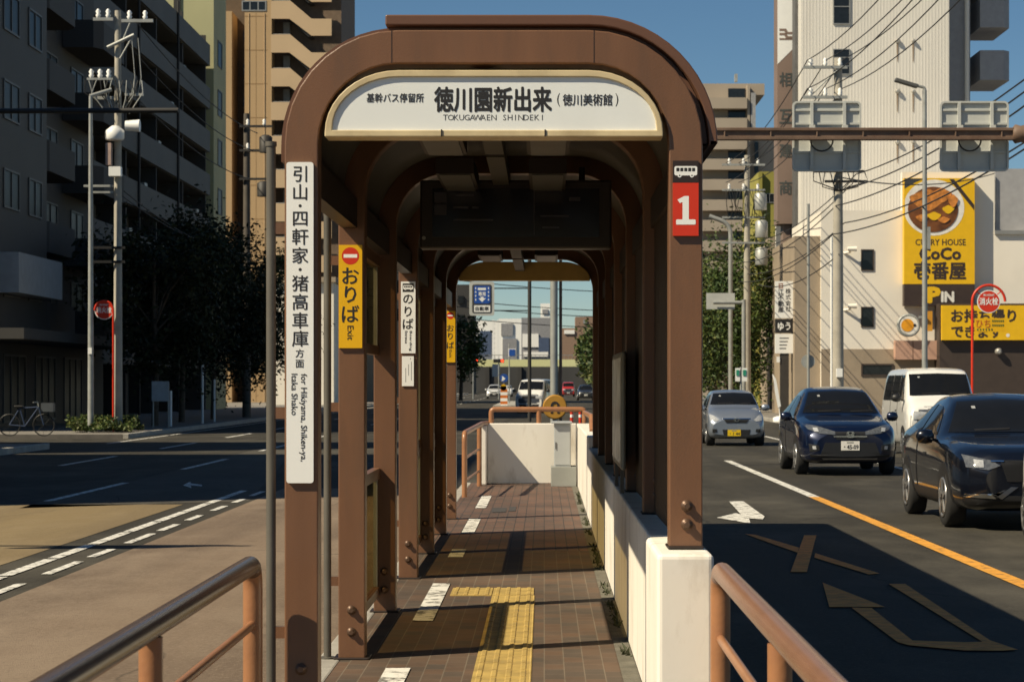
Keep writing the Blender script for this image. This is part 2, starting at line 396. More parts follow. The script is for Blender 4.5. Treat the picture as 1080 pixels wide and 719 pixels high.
# stop platform
BRICK = brickmat('paving_bricks', (0.145, 0.076, 0.05), (0.098, 0.066, 0.05), (0.036, 0.031, 0.027), 0.205, 0.105, 0.005, rot=(0, 0, R(90)), dirt=0.45, vscale=0.9)
PLX0, PLX1, PY0, PY1 = -1.24, 0.76, -6.0, 34.7
BRICKL = brickmat('paving_bricks_near', (0.125, 0.074, 0.046), (0.082, 0.062, 0.046), (0.16, 0.125, 0.09), 0.205, 0.105, 0.0035, rot=(0, 0, R(90)), dirt=0.45, vscale=0.9, bump=0.12)
MB().box(PLX0 + 0.13, PLX1, 20.5, PY1, -0.03, 0.15, BRICK).build('platform', kind='structure', loc=(0, 0, 0))
MB().box(PLX0 + 0.13, PLX1, PY0, 20.497, -0.03, 0.15, BRICKL).build('platform', kind='structure', loc=(0, 0, 0))
mb = MB(); y = PY0
while y < PY1:
    mb.box(PLX0, PLX0 + 0.128, y, min(y + 0.99, PY1), -0.03, 0.152, KERBM); y += 1.0
mb.build('platform_kerb', kind='structure', loc=(0, 0, 0), bevel=0.012)
GUT = pmat('gutter_concrete', (0.13, 0.12, 0.095), 0.9, var=0.3, scale=6, dirt=0.6, dirtcol=(0.06, 0.055, 0.035), dscale=5, bump=0.4)
lines('gutter_strip', [(0.40, 0.49, 9.6, 33.6)], GUT, 0.154)
lines('platform_line', [(-0.835, -0.705, a, b) for a, b in ((-2.4, 0.2), (2.6, 5), (7.2, 9.0), (9.5, 12.0), (14.4, 17.1), (19.7, 20.6), (22.8, 25.3), (27.5, 30.5))], WHITEP, 0.156)
lines('patch_tile', [(-0.62, -0.45, 26.6, 27.6), (-0.42, -0.34, 26.8, 27.9)], pmat('patch_dark', (0.05, 0.045, 0.042), 0.8), 0.155)
# tactile paving: one run of 30 cm tiles with raised bars
TACT = pmat('tactile_yellow', (0.44, 0.305, 0.095), 0.7, var=0.2, scale=5, dirt=0.65, dirtcol=(0.20, 0.14, 0.065), dscale=4)
mb = MB()
def tile(x0, y0, dots):
    g = 0.003
    mb.box(x0 + g, x0 + 0.3 - g, y0 + g, y0 + 0.3 - g, 0.148, 0.156, TACT)
    for i in range(4):
        cx = x0 + 0.0375 + i * 0.075
        mb.prism([(cx - 0.017, 0.1558), (cx + 0.017, 0.1558), (cx + 0.010, 0.1615), (cx - 0.010, 0.1615)], y0 + 0.012, y0 + 0.288, TACT)
    if dots:
        for j in range(9):
            mb.lathe([(0.007, 0.1557), (0.004, 0.160)], TACT, (x0 + 0.002 + 0.298, y0 + 0.02 + j * 0.033, 0), seg=6)
y = 16.1 - 0.3
k = 0
while y > -3:
    tile(-0.372, y, True); y -= 0.3; k += 1
mb.box(-0.372, -0.074, -3, -2.99, 0.148, 0.1562, TACT)
for yy in (16.13, 16.43):
    for i in range(2): tile(-0.372 - 0.3 * (i + 0) - 0.0, yy - 0.33 if False else yy - 0.03 + 0.03, False)
mb.build('tactile_paving', label='yellow tactile paving strip with raised bars set into the brick platform', cat='tactile paving')
# weeds along the foot of the white wall
LEAFW = pmat('weed_green', (0.040, 0.046, 0.018), 0.7, var=0.4, scale=30)
mb = MB()
for i in range(900):
    yy = 9.8 + rnd.random() ** 1.2 * 22; xx = 0.47 - abs(rnd.gauss(0, 0.022)); h = 0.01 + rnd.random() * 0.035
    if math.sin(yy * 3.1) + math.sin(yy * 1.3 + 1) < -0.2: continue
    a = rnd.random() * 6.28; d = 0.012
    mb.poly([(xx - d * math.cos(a), yy - d * math.sin(a), 0.152), (xx + d * math.cos(a), yy + d * math.sin(a), 0.152), (xx + rnd.gauss(0, 0.02), yy + rnd.gauss(0, 0.02), 0.152 + h)], LEAFW)
mb.build('weeds', kind='stuff', label='thin weeds and moss along the foot of the white wall', cat='weeds')
# ------------------------------------------------------------------ the bus shelter
KY = [9.84 + 2.57 * k for k in range(7)]
XC = -0.219
PLZ = 0.15
WT = 0.94     # top of the white wall
def arch(hw, rad, zc, zl, zr, n=9, xc=XC):
    cx = hw - rad
    p = [(xc - hw, zl)]
    p += [(xc - cx - rad * math.cos(t), zc + rad * math.sin(t)) for t in [math.pi / 2 * k / n for k in range(n + 1)]]
    p += [(xc + cx + rad * math.sin(t), zc + rad * math.cos(t)) for t in [math.pi / 2 * k / n for k in range(n + 1)]]
    p.append((xc + hw, zr)); return p
shelter = thing('bus_shelter', 'brown steel arched bus shelter standing on the brick platform', 'bus shelter', (XC, KY[0], PLZ))
for k, Y in enumerate(KY):
    mb = MB()
    o = arch(0.904, 0.49, 2.69, PLZ, WT); i = arch(0.759, 0.345, 2.69, PLZ, WT)
    mb.band(o, i, Y, Y + 0.15, BROWN)
    # foot plates
    mb.box(XC - 0.93, XC - 0.735, Y - 0.03, Y + 0.18, PLZ, PLZ + 0.012, DKBROWN)
    mb.box(XC + 0.75, XC + 0.91, Y - 0.012, Y + 0.17, WT, WT + 0.012, DKBROWN)
    fr = mb.build('arch_frame', shelter, bevel=0.008)
    for (bx, bz) in ((XC - 0.832 - 0.0, 0.30), (XC - 0.832, 0.42), (XC + 0.835, 1.045), (XC + 0.835, 1.125)):
        b = MB()
        b.lathe([(0.026, 0), (0.026, -0.008), (0.017, -0.008), (0.017, -0.026), (0.012, -0.03)], STEEL, (bx, Y - 0.0, bz), 'y', 12)
        b.build('bolt', fr)
for xs_ in (-0.66, 0.215): MB().box(xs_ - 0.0015, xs_ + 0.0015, KY[0] - 0.0012, KY[0] + 0.15, 3.037, 3.178, DKBROWN).build('weld_seam', bpy.data.objects['arch_frame'])
# roof shell, thicker and set outward over the right half
mb = MB()
n = 14; L0, L1 = KY[0] + 0.035, KY[-1] + 0.15
ol = arch(0.93, 0.515, 2.69, 2.62, 2.70, n); il = arch(0.905, 0.491, 2.69, 2.62, 2.70, n)
mb.band(ol, il, KY[0] + 0.10, L1, BROWN2, smooth=True)
mb.build('roof', shelter)
mb = MB()
def cap_arch(hw, top, rad, zr):
    p = [(-0.69, top)]
    cx = XC + hw - rad
    p += [(cx + rad * math.sin(t), top - rad + rad * math.cos(t)) for t in [math.pi / 2 * k / n for k in range(n + 1)]]
    p.append((XC + hw, zr)); return p
mb.band(cap_arch(0.972, 3.252, 0.56, 2.71), cap_arch(0.935, 3.206, 0.52, 2.71), L0, L1, BROWN2, smooth=True)
mb.build('roof_cover', shelter, bevel=0.006)
# ceiling panels between frames
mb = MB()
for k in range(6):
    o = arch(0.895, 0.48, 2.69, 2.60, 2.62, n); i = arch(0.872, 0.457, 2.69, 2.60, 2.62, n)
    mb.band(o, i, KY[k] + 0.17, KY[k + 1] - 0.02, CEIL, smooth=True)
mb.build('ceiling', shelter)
for nm, x0, x1 in (('eave_beam', -1.10, -1.02), ('eave_beam', 0.58, 0.66)):
    mb = MB()
    for k in range(6): mb.box(x0, x1, KY[k] + 0.152, KY[k + 1] - 0.002, 2.50, 2.66, DKBROWN)
    mb.build(nm, shelter)
mb = MB()
for k in range(6): mb.box(-0.32, -0.22, KY[k] + 0.152, KY[k + 1] - 0.002, 2.90, 3.0, CEIL)
mb.build('ridge_beam', shelter)
LAMP = pmat('lamp_diffuser', (0.10, 0.10, 0.09), 0.4)
for Y in (11.0, 13.2, 17.0, 21.5):
    for x in (-0.52, 0.02):
        MB().box(x - 0.11, x + 0.11, Y, Y + 1.1, 2.87, 2.96, DKBROWN).box(x - 0.09, x + 0.09, Y + 0.02, Y + 1.08, 2.862, 2.869, LAMP).build('ceiling_lamp', shelter)
# side screens on the left
SCREEN = bpy.data.materials.new('olive_tinted_glass'); SCREEN.use_nodes = True
_n = SCREEN.node_tree.nodes; _l = SCREEN.node_tree.links; _n.remove(_n['Principled BSDF'])
_t = _n.new('ShaderNodeBsdfTransparent'); _t.inputs['Color'].default_value = (0.60, 0.53, 0.37, 1)
_g = _n.new('ShaderNodeBsdfPrincipled'); _g.inputs['Base Color'].default_value = (0.10, 0.09, 0.055, 1); _g.inputs['Roughness'].default_value = 0.15
_nz = _n.new('ShaderNodeTexNoise'); _nz.inputs['Scale'].default_value = 3.0; _nz.inputs['Detail'].default_value = 6
_r = _n.new('ShaderNodeMapRange'); _r.inputs['From Min'].default_value = 0.35; _r.inputs['From Max'].default_value = 0.75; _r.inputs['To Min'].default_value = 0.06; _r.inputs['To Max'].default_value = 0.28
_m = _n.new('ShaderNodeMixShader'); _l.new(_nz.outputs['Fac'], _r.inputs['Value']); _l.new(_r.outputs['Result'], _m.inputs['Fac'])
_l.new(_t.outputs['BSDF'], _m.inputs[1]); _l.new(_g.outputs['BSDF'], _m.inputs[2]); _l.new(_m.outputs['Shader'], _n['Material Output'].inputs['Surface'])
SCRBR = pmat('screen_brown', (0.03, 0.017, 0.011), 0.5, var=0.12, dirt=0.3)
def screen(k, spans):
    y0, y1 = KY[k] + 0.155, KY[k + 1] - 0.005
    mb = MB()
    for (z0, z1) in spans:
        mb.box(-1.118, -1.105, y0, y1, z0 + 0.05, z1 - 0.05, SCREEN)
    s = mb.build('side_screen', shelter)
    mb = MB()
    for (z0, z1) in spans:
        mb.box(-1.127, -1.085, y0, y1, z0, z0 + 0.06, BROWN)
        mb.box(-1.13, -1.08, y0, y1, z1 - 0.07, z1, BROWN)
        mb.box(-1.122, -1.095, y0, y0 + 0.04, z0 + 0.062, z1 - 0.072, GALV)
        mb.box(-1.122, -1.095, y1 - 0.04, y1, z0 + 0.062, z1 - 0.072, GALV)
    mb.build('screen_frame', s)
screen(1, [(0.26, 1.10), (1.84, 2.49)])
screen(3, [(0.26, 1.10), (1.102, 2.49)])
screen(4, [(0.26, 1.10), (1.102, 2.49)])
# brown boards between the posts on the right, above the wall
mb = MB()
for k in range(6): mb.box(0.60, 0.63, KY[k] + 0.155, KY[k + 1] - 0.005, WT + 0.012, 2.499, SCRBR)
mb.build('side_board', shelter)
PIPEM = pmat('pipe_grey', (0.11, 0.10, 0.082), 0.5, var=0.2, scale=4, dirt=0.4)
# thin galvanised pipes outside the left posts
for k in (0, 1, 3):
    Y = KY[k] + 0.03
    mb = MB(); mb.tube([(-1.185, Y, PLZ), (-1.185, Y, 2.68)], 0.021, PIPEM, 12)
    mb.lathe([(0.045, PLZ), (0.045, PLZ + 0.012)], PIPEM, (-1.185, Y, 0), seg=14)
    mb.lathe([(0.025, 2.68), (0.025, 2.70)], PIPEM, (-1.185, Y, 0), seg=12)
    for z in (0.55, 1.5, 2.3): mb.box(-1.185, -1.124, Y - 0.012, Y + 0.012, z, z + 0.05, BROWN)
    mb.build('pipe', shelter)

# name board in the front arch
def dshape(x0, x1, z0, z1, rx, rz, n=10):
    p = [(x0, z0)]
    p += [(x0 + rx - rx * math.cos(t), z1 - rz + rz * math.sin(t)) for t in [math.pi / 2 * k / n for k in range(n + 1)]]
    p += [(x1 - rx + rx * math.sin(t), z1 - rz + rz * math.cos(t)) for t in [math.pi / 2 * k / n for k in range(n + 1)]]
    p.append((x1, z0)); return p
S0 = F / 9.84
def sx(x): return (x - VX) / S0
def sz(y): return EYE + (VY - y) / S0
nb = thing('name_board', 'white lit station name board with cream frame in the front arch', 'sign', (sx(521), 9.88, sz(145)))
oo = dshape(sx(343), sx(699), sz(145), sz(75), 0.32, 0.27); ii = dshape(sx(351), sx(692), sz(138), sz(82), 0.29, 0.222)
MB().band(oo, ii, 9.812, 9.98, CREAM, closed=True).build('frame', nb, bevel=0.004)
FACE = pmat('board_face', (0.80, 0.82, 0.80), 0.3, var=0.04, scale=1.5, dirt=0.12, dirtcol=(0.45, 0.42, 0.35), dscale=2)
mb = MB(); mb.prism(ii, 9.825, 9.96, FACE)
yf = 9.8243
GREY = pmat('sign_grey_ink', (0.05, 0.05, 0.052), 0.5)
mb.text('徳川園新出来', INK, (sx(520), yf, sz(105.5)), w=123 / S0, h=25.5 / S0, bold=0.03)
mb.text('基幹バス停留所', INK, (sx(417), yf, sz(103.8)), w=60 / S0, h=9.6 / S0, bold=0.012)
mb.text('徳川美術館', INK, (sx(619.5), yf, sz(106)), w=52 / S0, h=12.2 / S0, bold=0.012)
for c, x in (('(', 589), (')', 650.5)): mb.text(c, INK, (sx(x), yf, sz(106)), w=3.0 / S0, h=14 / S0)
word = 'TOKUGAWAEN SHINDEKI'
x0, x1 = 470, 572
for i, c in enumerate(word):
    if c != ' ': mb.text(c, GREY, (sx(x0 + (x1 - x0) * i / 18), yf, sz(124.6)), h=6.0 / S0)
mb.build('face', nb)
for x in (466, 575): MB().box(sx(x) - 0.003, sx(x) + 0.003, 9.808, 9.8115, sz(145), sz(137.5), DKBROWN).build('frame_joint', nb)
# behind the board: the board of the far end seen from its back
bb = dshape(PX(484, 25.2), PX(622.5, 25.2), PZ(296, 25.2), 3.004, 0.30, 0.20)
OLIVE = pmat('board_back', (0.66, 0.46, 0.16), 0.5, var=0.12, dirt=0.3, dirtcol=(0.2, 0.13, 0.05), dscale=2)
MB().prism(bb, 25.2, 25.32, OLIVE).build('name_board', label='ochre back of the name board in the far arch of the shelter', cat='sign', bevel=0.01)

# destination strip on the front left post
def vtext(mb, chars, m, x, ys, em, y, S, bold=0.012):
    for c, yy in zip(chars, ys):
        mb.text(c, m, ((x - VX) / S, y, EYE + (VY - yy) / S), em=em / S, bold=bold)
def rtext(mb, s, m, x, y0, y1, hpx, y, S, bold=0.004):
    mb.text(s, m, ((x - VX) / S, y, EYE + (VY - (y0 + y1) / 2) / S), w=(y1 - y0) / S, h=hpx / S, u=(0, 0, -1), v=(1, 0, 0), bold=bold)
def rrect(x0, x1, z0, z1, r, n=4):
    p = []
    for cx, cz, a in ((x1 - r, z0 + r, -90), (x1 - r, z1 - r, 0), (x0 + r, z1 - r, 90), (x0 + r, z0 + r, 180)):
        p += [(cx + r * math.cos(R(a + 90 * k / n)), cz + r * math.sin(R(a + 90 * k / n))) for k in range(n + 1)]
    return p
mb = MB(); yb = 9.84
mb.prism(rrect(sx(302.5), sx(331), sz(509), sz(171.5), 0.012), 9.822, 9.838, SIGNW)
yy = 9.8215
vtext(mb, '引山四軒家猪高車庫', INK, 317, (184, 203, 231, 250, 269.5, 299, 318.5, 338, 357), 18.2, yy, S0, 0.008)
for d in (217.5, 284.5): mb.disc(((317 - VX) / S0, yy, sz(d)), 0.007, INK, 12)
vtext(mb, '方面', INK, 316.5, (372.5, 383.5), 9.6, yy, S0, 0.004)
rtext(mb, 'for Hikiyama, Shiken-ya,', INK, 320, 394, 486, 8.4, yy, S0)
rtext(mb, 'Itaka Shako', INK, 311, 394, 437.5, 6.4, yy, S0)
mb.build('route_sign', label='tall white strip sign listing bus destinations on the front left post', cat='sign')

def bus_icon(mb, cx, cz, w, m1, m2, y, dy=0.0004):
    h = w * 0.48
    mb.poly([(p[0], y, p[1]) for p in rrect(cx - w / 2, cx + w / 2, cz - h * 0.35, cz + h * 0.5, h * 0.16)], m1)
    n = 5; ww = w * 0.86 / n
    for i in range(n):
        x = cx - w * 0.43 + i * ww
        mb.poly([(x + ww * 0.1, y - dy, cz + h * 0.02), (x + ww * 0.88, y - dy, cz + h * 0.02), (x + ww * 0.88, y - dy, cz + h * 0.34), (x + ww * 0.1, y - dy, cz + h * 0.34)], m2)
    for x in (-0.27, 0.27):
        mb.disc((cx + w * x, y - dy, cz - h * 0.36), h * 0.18, m1, 14); mb.disc((cx + w * x, y - 2 * dy, cz - h * 0.36), h * 0.07, m2, 10)
def no_entry(mb, cx, cz, r, y):
    mb.disc((cx, y, cz), r, RED, 28)
    mb.poly([(cx - r * 0.78, y - 0.0004, cz - r * 0.2), (cx + r * 0.78, y - 0.0004, cz - r * 0.2), (cx + r * 0.78, y - 0.0004, cz + r * 0.2), (cx - r * 0.78, y - 0.0004, cz + r * 0.2)], SIGNW)
def exit_sign(k, label, bx, cy, lab, ext=True):
    Y = KY[k]; S = F / Y
    mb = MB(); f = lambda x: (x - VX) / S; g = lambda y: EYE + (VY - y) / S
    x0, x1, y0, y1 = bx
    mb.box(f(x0), f(x1), Y - 0.016, Y - 0.002, g(y1), g(y0), YELLOW)
    cx = (x0 + x1) / 2; u = (x1 - x0)
    no_entry(mb, f(cx), g(y0 + u * 0.47), u * 0.37 / S, Y - 0.0165)
    vtext(mb, 'おりば', INK, cx, cy, u * 0.82, Y - 0.0165, S, 0.012)
    rtext(mb, 'Exit', INK, cx, lab[0], lab[1], u * 0.26, Y - 0.0165, S)
    mb.build('exit_sign', label=label, cat='sign', bevel=0.0)
exit_sign(1, 'larger yellow exit strip sign with red no entry disc on the second left post', (357.5, 382.2, 258.5, 367), (291, 310.5, 331), (343.5, 358.5))
exit_sign(6, 'smaller yellow exit strip sign on the farthest left post of the shelter', (470, 480.2, 328, 382), (346, 354.5, 364), (369, 377))
# boarding sign and notice on the third left post
Y = KY[3]; S = F / Y; f = lambda x: (x - VX) / S; g = lambda y: EYE + (VY - y) / S
mb = MB(); mb.box(f(423), f(438.3), Y - 0.016, Y - 0.002, g(372.5), g(297), SIGNW)
mb.poly([(f(424.8), Y - 0.0165, g(308)), (f(436.5), Y - 0.0165, g(308)), (f(436.5), Y - 0.0165, g(299)), (f(424.8), Y - 0.0165, g(299))], INK)
bus_icon(mb, f(430.6), g(303.4), 10.5 / S, SIGNW, INK, Y - 0.0170)
vtext(mb, 'のりば', INK, 430.5, (315.5, 328.5, 341.5), 12.5, Y - 0.0165, S, 0.012)
rtext(mb, 'Boarding', INK, 433, 349, 370, 3.2, Y - 0.0165, S); rtext(mb, 'Entrance', INK, 428.5, 349, 362, 2.6, Y - 0.0165, S)
mb.build('boarding_sign', label='white boarding point strip sign with black bus symbol on the third bright left post', cat='sign')
mb = MB(); mb.box(f(424), f(436.5), Y - 0.012, Y - 0.002, g(407), g(375.5), SIGNW)
for (x, a, b) in ((434, 381, 401), (431, 384, 396), (428, 388, 403), (433, 377.5, 379)): mb.poly([(f(x - 0.35), Y - 0.0125, g(b)), (f(x + 0.35), Y - 0.0125, g(b)), (f(x + 0.35), Y - 0.0125, g(a)), (f(x - 0.35), Y - 0.0125, g(a))], pmat('faint_ink', (0.3, 0.3, 0.3), 0.6))
mb.build('notice', label='small white paper notice below the boarding sign', cat='notice')
# red stop number plate on the front right post
mb = MB()
mb.box(sx(709.5), sx(736.5), 9.822, 9.838, sz(249), sz(193.3), RED); mb.box(sx(709.5), sx(736.5), 9.822, 9.838, sz(193), sz(170), pmat('plate_dark', (0.03, 0.018, 0.014), 0.4))
bus_icon(mb, sx(723), sz(181.5), 24 / S0, SIGNW, INK, 9.8215)
# numeral 1 with a foot
u = 1 / S0
mb.poly([(sx(x), 9.8215, sz(y)) for x, y in ((719.6, 233), (719.6, 213.5), (716.8, 214.6), (714.2, 211.0), (721.5, 207.2), (726.2, 207.2), (726.2, 233))], SIGNW)
mb.poly([(sx(p[0]), 9.8212, sz(p[1])) for p in ((712.8, 237.2), (712.8, 232.6), (713.6, 231.8), (732.6, 231.8), (733.4, 232.6), (733.4, 236.4), (732.6, 237.2))][::-1], SIGNW)
mb.build('stop_number_plate', label='red plate with a white number one below a bus symbol', cat='sign')
# departure display hung under the ceiling
Yd = 14.29; S = F / Yd; f = lambda x: (x - VX) / S; g = lambda y: EYE + (VY - y) / S
dp = thing('departure_display', 'dark electronic departure display hung under the shelter ceiling', 'display', (f(544), Yd, g(262)))
MB().box(f(443), f(645), Yd, Yd + 0.2, g(262), g(190), pmat('display_case', (0.03, 0.022, 0.018), 0.4, var=0.1)).build('case', dp, bevel=0.012)
SCR = pmat('display_screen', (0.012, 0.012, 0.018), 0.12, var=0.1, spec=0.6)
SQ = pmat('display_square', (0.06, 0.06, 0.075), 0.3)
mb = MB().box(f(456), f(632), Yd - 0.004, Yd - 0.0005, g(250), g(199), SCR)
for a, b in ((203, 214), (216, 227)): mb.poly([(f(458), Yd - 0.006, g(b)), (f(471), Yd - 0.006, g(b)), (f(471), Yd - 0.006, g(a)), (f(458), Yd - 0.006, g(a))], SQ)
mb.box(f(563), f(563.8), Yd - 0.006, Yd - 0.0045, g(248), g(200), SQ)
for (a, b, y, h_) in ((478, 494, 219, 1.2), (498, 505, 219, 1), (480, 500, 206, 1), (572, 590, 240, 1), (600, 612, 210, 2), (478, 520, 232, 0.8), (570, 600, 228, 0.8)): mb.box(f(a), f(b), Yd - 0.006, Yd - 0.0045, g(y + h_), g(y - h_), SQ)
mb.build('screen', dp)
for x in (470, 614): MB().tube([(f(x), Yd + 0.1, g(190)), (f(x), Yd + 0.1, 3.02)], 0.02, DKBROWN, 8).build('hanger', dp)
MB().lathe([(0.012, 0), (0.012, -0.004)], GALV, (f(447), Yd, g(251)), 'y', 10).build('keyhole', dp)
# route poster on the right boards
tp = thing('timetable_case', 'glazed timetable case standing on the white wall between the right posts', 'notice case', (0.5, 14.9, WT))
MB().box(0.490, 0.522, 14.5, 16.3, 1.10, 1.86, pmat('case_grey', (0.22, 0.21, 0.17), 0.4)).build('case', tp, bevel=0.02)
mb = MB().box(0.4865, 0.4892, 14.57, 16.22, 1.14, 1.82, pmat('case_print', (0.70, 0.68, 0.58), 0.25, var=0.3, scale=5, dirt=0.5, dirtcol=(0.12, 0.12, 0.10), dscale=4))
mb.build('print', tp)
for y in (14.8, 15.9): MB().box(0.495, 0.519, y, y + 0.04, WT, 1.10, PIPEM).build('leg', tp)

# ------------------------------------------------------------------ white wall, end wall, cabinet, rails
pw = thing('platform_wall', 'low white painted wall along the right side of the platform', 'wall', (0.6, 20, 0.15))
mb = MB()
y = 10.72
while y < 25.3:
    y2 = min(y + 2.56, 25.4); mb.box(0.49, 0.705, y, y2 - 0.012, 0.15, WT, WHITEWALL); y = y2
while y < 34.25:
    y2 = min(y + 2.2, 34.26); mb.box(0.49, 0.705, y, y2 - 0.008, 0.15, 1.06, WHITEWALL); y = y2
mb.build('panel', pw, bevel=0.012)
MB().box(0.475, 0.715, 9.58, 10.70, 0.0, WT - 0.005, WHITEWALL).build('end_block', pw, bevel=0.022, seg=3)
mb = MB()
mb.prism([(-0.86, 0.15), (0.488, 0.15), (0.488, 1.06), (-0.86, 1.06)], 34.3, 34.48, WHITEWALL)
mb.box(-0.98, -0.862, 33.9, 34.48, 0.15, 1.03, WHITEWALL)
mb.build('end_wall', label='white wall closing the far end of the platform', cat='wall', bevel=0.015)
STP = pmat('cabinet_grey', (0.40, 0.42, 0.42), 0.45, metal=0.0, var=0.05, dirt=0.15)
cb = thing('control_cabinet', 'grey metal control cabinet against the far end wall', 'cabinet', (0.27, 33.4, 0.15))
MB().box(0.145, 0.39, 33.35, 34.0, 0.44, 1.07, STP).build('body', cb, bevel=0.008)
MB().box(0.10, 0.47, 33.3, 34.05, 0.15, 0.44, pmat('cabinet_plinth', (0.27, 0.28, 0.26), 0.6, var=0.1)).build('plinth', cb, bevel=0.008)
MB().box(0.10, 0.41, 33.28, 34.1, 1.072, 1.10, STP).build('lid', cb, bevel=0.006)
mb = MB().box(0.16, 0.375, 33.342, 33.349, 0.47, 1.04, STP); mb.box(0.165, 0.175, 33.33, 33.342, 0.7, 0.8, BLACK)
mb.build('door', cb)
RAILTOP = pmat('rail_top_worn', (0.105, 0.068, 0.048), 0.25, var=0.15, scale=5, dirt=0.4, dirtcol=(0.05, 0.035, 0.028), dscale=5)
RAILTOP2 = pmat('rail_top_salmon', (0.25, 0.125, 0.075), 0.27, var=0.15, scale=5, dirt=0.4, dirtcol=(0.12, 0.06, 0.05), dscale=5)
def railing(name, label, x, ys, ztop, zlow, yend, r=0.042, plz=0.15, top=None):
    t = thing(name, label, 'handrail', (x, ys[0], plz))
    pts = rounded([(x, ys[0], plz), (x, ys[0], ztop - r), (x, yend, ztop - r)], 0.11, 8)
    MB().tube(pts[5:], r, top, 16).build('top_rail', t)
    MB().tube(pts[:6], r, SALMON, 16).build('post', t)
    for y in ys[1:]:
        MB().tube([(x, y, plz), (x, y, ztop - 2 * r + 0.01)], r * 0.93, SALMON, 16).build('post', t)
    MB().tube([(x, ys[0] - 0.03, zlow), (x, yend, zlow)], 0.019, SALMON, 10).build('lower_rail', t)
    for y in ys:
        MB().lathe([(0.075, plz), (0.075, plz + 0.012), (0.06, plz + 0.02)], SALMON, (x, y, 0), seg=18).build('foot', t)
    return t
railing('handrail', 'salmon tubular handrail left of the platform mouth', -1.245, [9.72, 7.2, 4.6, 2.0, -0.6], 0.925, 0.625, -1.6, top=RAILTOP)
railing('handrail', 'salmon tubular handrail right of the platform mouth beside the bus lane', 0.735, [9.50, 7.10, 4.6, 2.0, -0.6], 0.915, 0.59, -1.6, top=RAILTOP2)
# far left rail
t = thing('handrail', 'short salmon handrail on the far left edge of the platform', 'handrail', (-1.05, 30.2, 0.15))
MB().tube(rounded([(-1.06, 30.25, 0.15), (-1.06, 30.25, 1.0), (-0.93, 33.9, 1.06), (-0.86, 34.4, 1.06)], 0.12), 0.036, SALMON, 14).build('top_rail', t)
MB().tube([(-0.955, 33.5, 0.15), (-0.955, 33.5, 1.03)], 0.036, SALMON, 14).build('post', t)
MB().tube([(-1.06, 30.25, 0.66), (-0.955, 33.5, 0.70)], 0.018, SALMON, 10).tube([(-1.06, 30.25, 0.36), (-0.955, 33.5, 0.38)], 0.018, SALMON, 10).build('lower_rail', t)
t = thing('wall_railing', 'salmon railing mounted on top of the far end wall', 'handrail', (-0.2, 34.39, 1.06))
MB().tube(rounded([(-0.80, 34.39, 1.06), (-0.80, 34.39, 1.27), (0.61, 34.39, 1.27), (0.61, 34.39, 1.06)], 0.06), 0.04, SALMON, 14).build('top_rail', t)
MB().tube([(-0.08, 34.39, 1.06), (-0.08, 34.39, 1.25)], 0.038, SALMON, 14).build('post', t)
MB().tube(rounded([(0.61, 34.39, 1.22), (0.60, 28.8, 1.24), (0.60, 28.4, 1.06)], 0.1), 0.036, SALMON, 14).build('side_rail', t)
# ------------------------------------------------------------------ right side of the street
BEIGE = pmat('siding_beige', (0.69, 0.66, 0.60), 0.7, var=0.06, scale=0.4, dirt=0.25, dirtcol=(0.36, 0.30, 0.22), dscale=0.5, stretch=(1, 1, 0.15))
PLASTER = pmat('white_plaster', (0.80, 0.75, 0.66), 0.8, var=0.04, scale=0.5, dirt=0.12, dirtcol=(0.5, 0.45, 0.38), dscale=0.4)
TANW = pmat('tan_wall', (0.33, 0.265, 0.195), 0.8, var=0.08, scale=0.6, dirt=0.2)
SHOPBR = pmat('shop_brown', (0.05, 0.035, 0.028), 0.6, var=0.1)
SHADEGREY = pmat('grey_wall', (0.32, 0.32, 0.33), 0.7, var=0.08)
FRAME = pmat('window_frame', (0.30, 0.30, 0.29), 0.4, metal=0.3)
def win(mb, gm, x0, x1, z0, z1, y, fm=None, bars=1, hb=0):
    # framed window on a wall facing the camera, wall plane at y
    fm = fm or FRAME; t = max(0.05, (x1 - x0) * 0.05)
    mb.box(x0, x1, y - 0.05, y + 0.1, z0, z0 + t, fm).box(x0, x1, y - 0.05, y + 0.1, z1 - t, z1, fm)
    mb.box(x0, x0 + t, y - 0.05, y + 0.1, z0 + t, z1 - t, fm).box(x1 - t, x1, y - 0.05, y + 0.1, z0 + t, z1 - t, fm)
    for i in range(bars):
        x = x0 + (x1 - x0) * (i + 1) / (bars + 1); mb.box(x - t / 2, x + t / 2, y - 0.04, y + 0.1, z0 + t, z1 - t, fm)
    for i in range(hb):
        z = z0 + (z1 - z0) * (i + 1) / (hb + 1); mb.box(x0 + t, x1 - t, y - 0.042, y + 0.1, z - t / 2, z + t / 2, fm)
    gm.box(x0 + t * 0.5, x1 - t * 0.5, y - 0.015, y - 0.005, z0 + t * 0.5, z1 - t * 0.5, GLASSDK)
def window(parent, *a, **k):
    mb = MB(); gm = MB(); win(mb, gm, *a, **k)
    w_ = mb.build('window', parent); gm.build('pane', w_); return w_
def bpx(x0, x1, y0, y1, Y, d, m, mb=None):
    mb = mb or MB()
    return mb.box(PX(x0, Y), PX(x1, Y), Y, Y + d, PZ(y1, Y) if y1 is not None else -0.05, PZ(y0, Y), m)

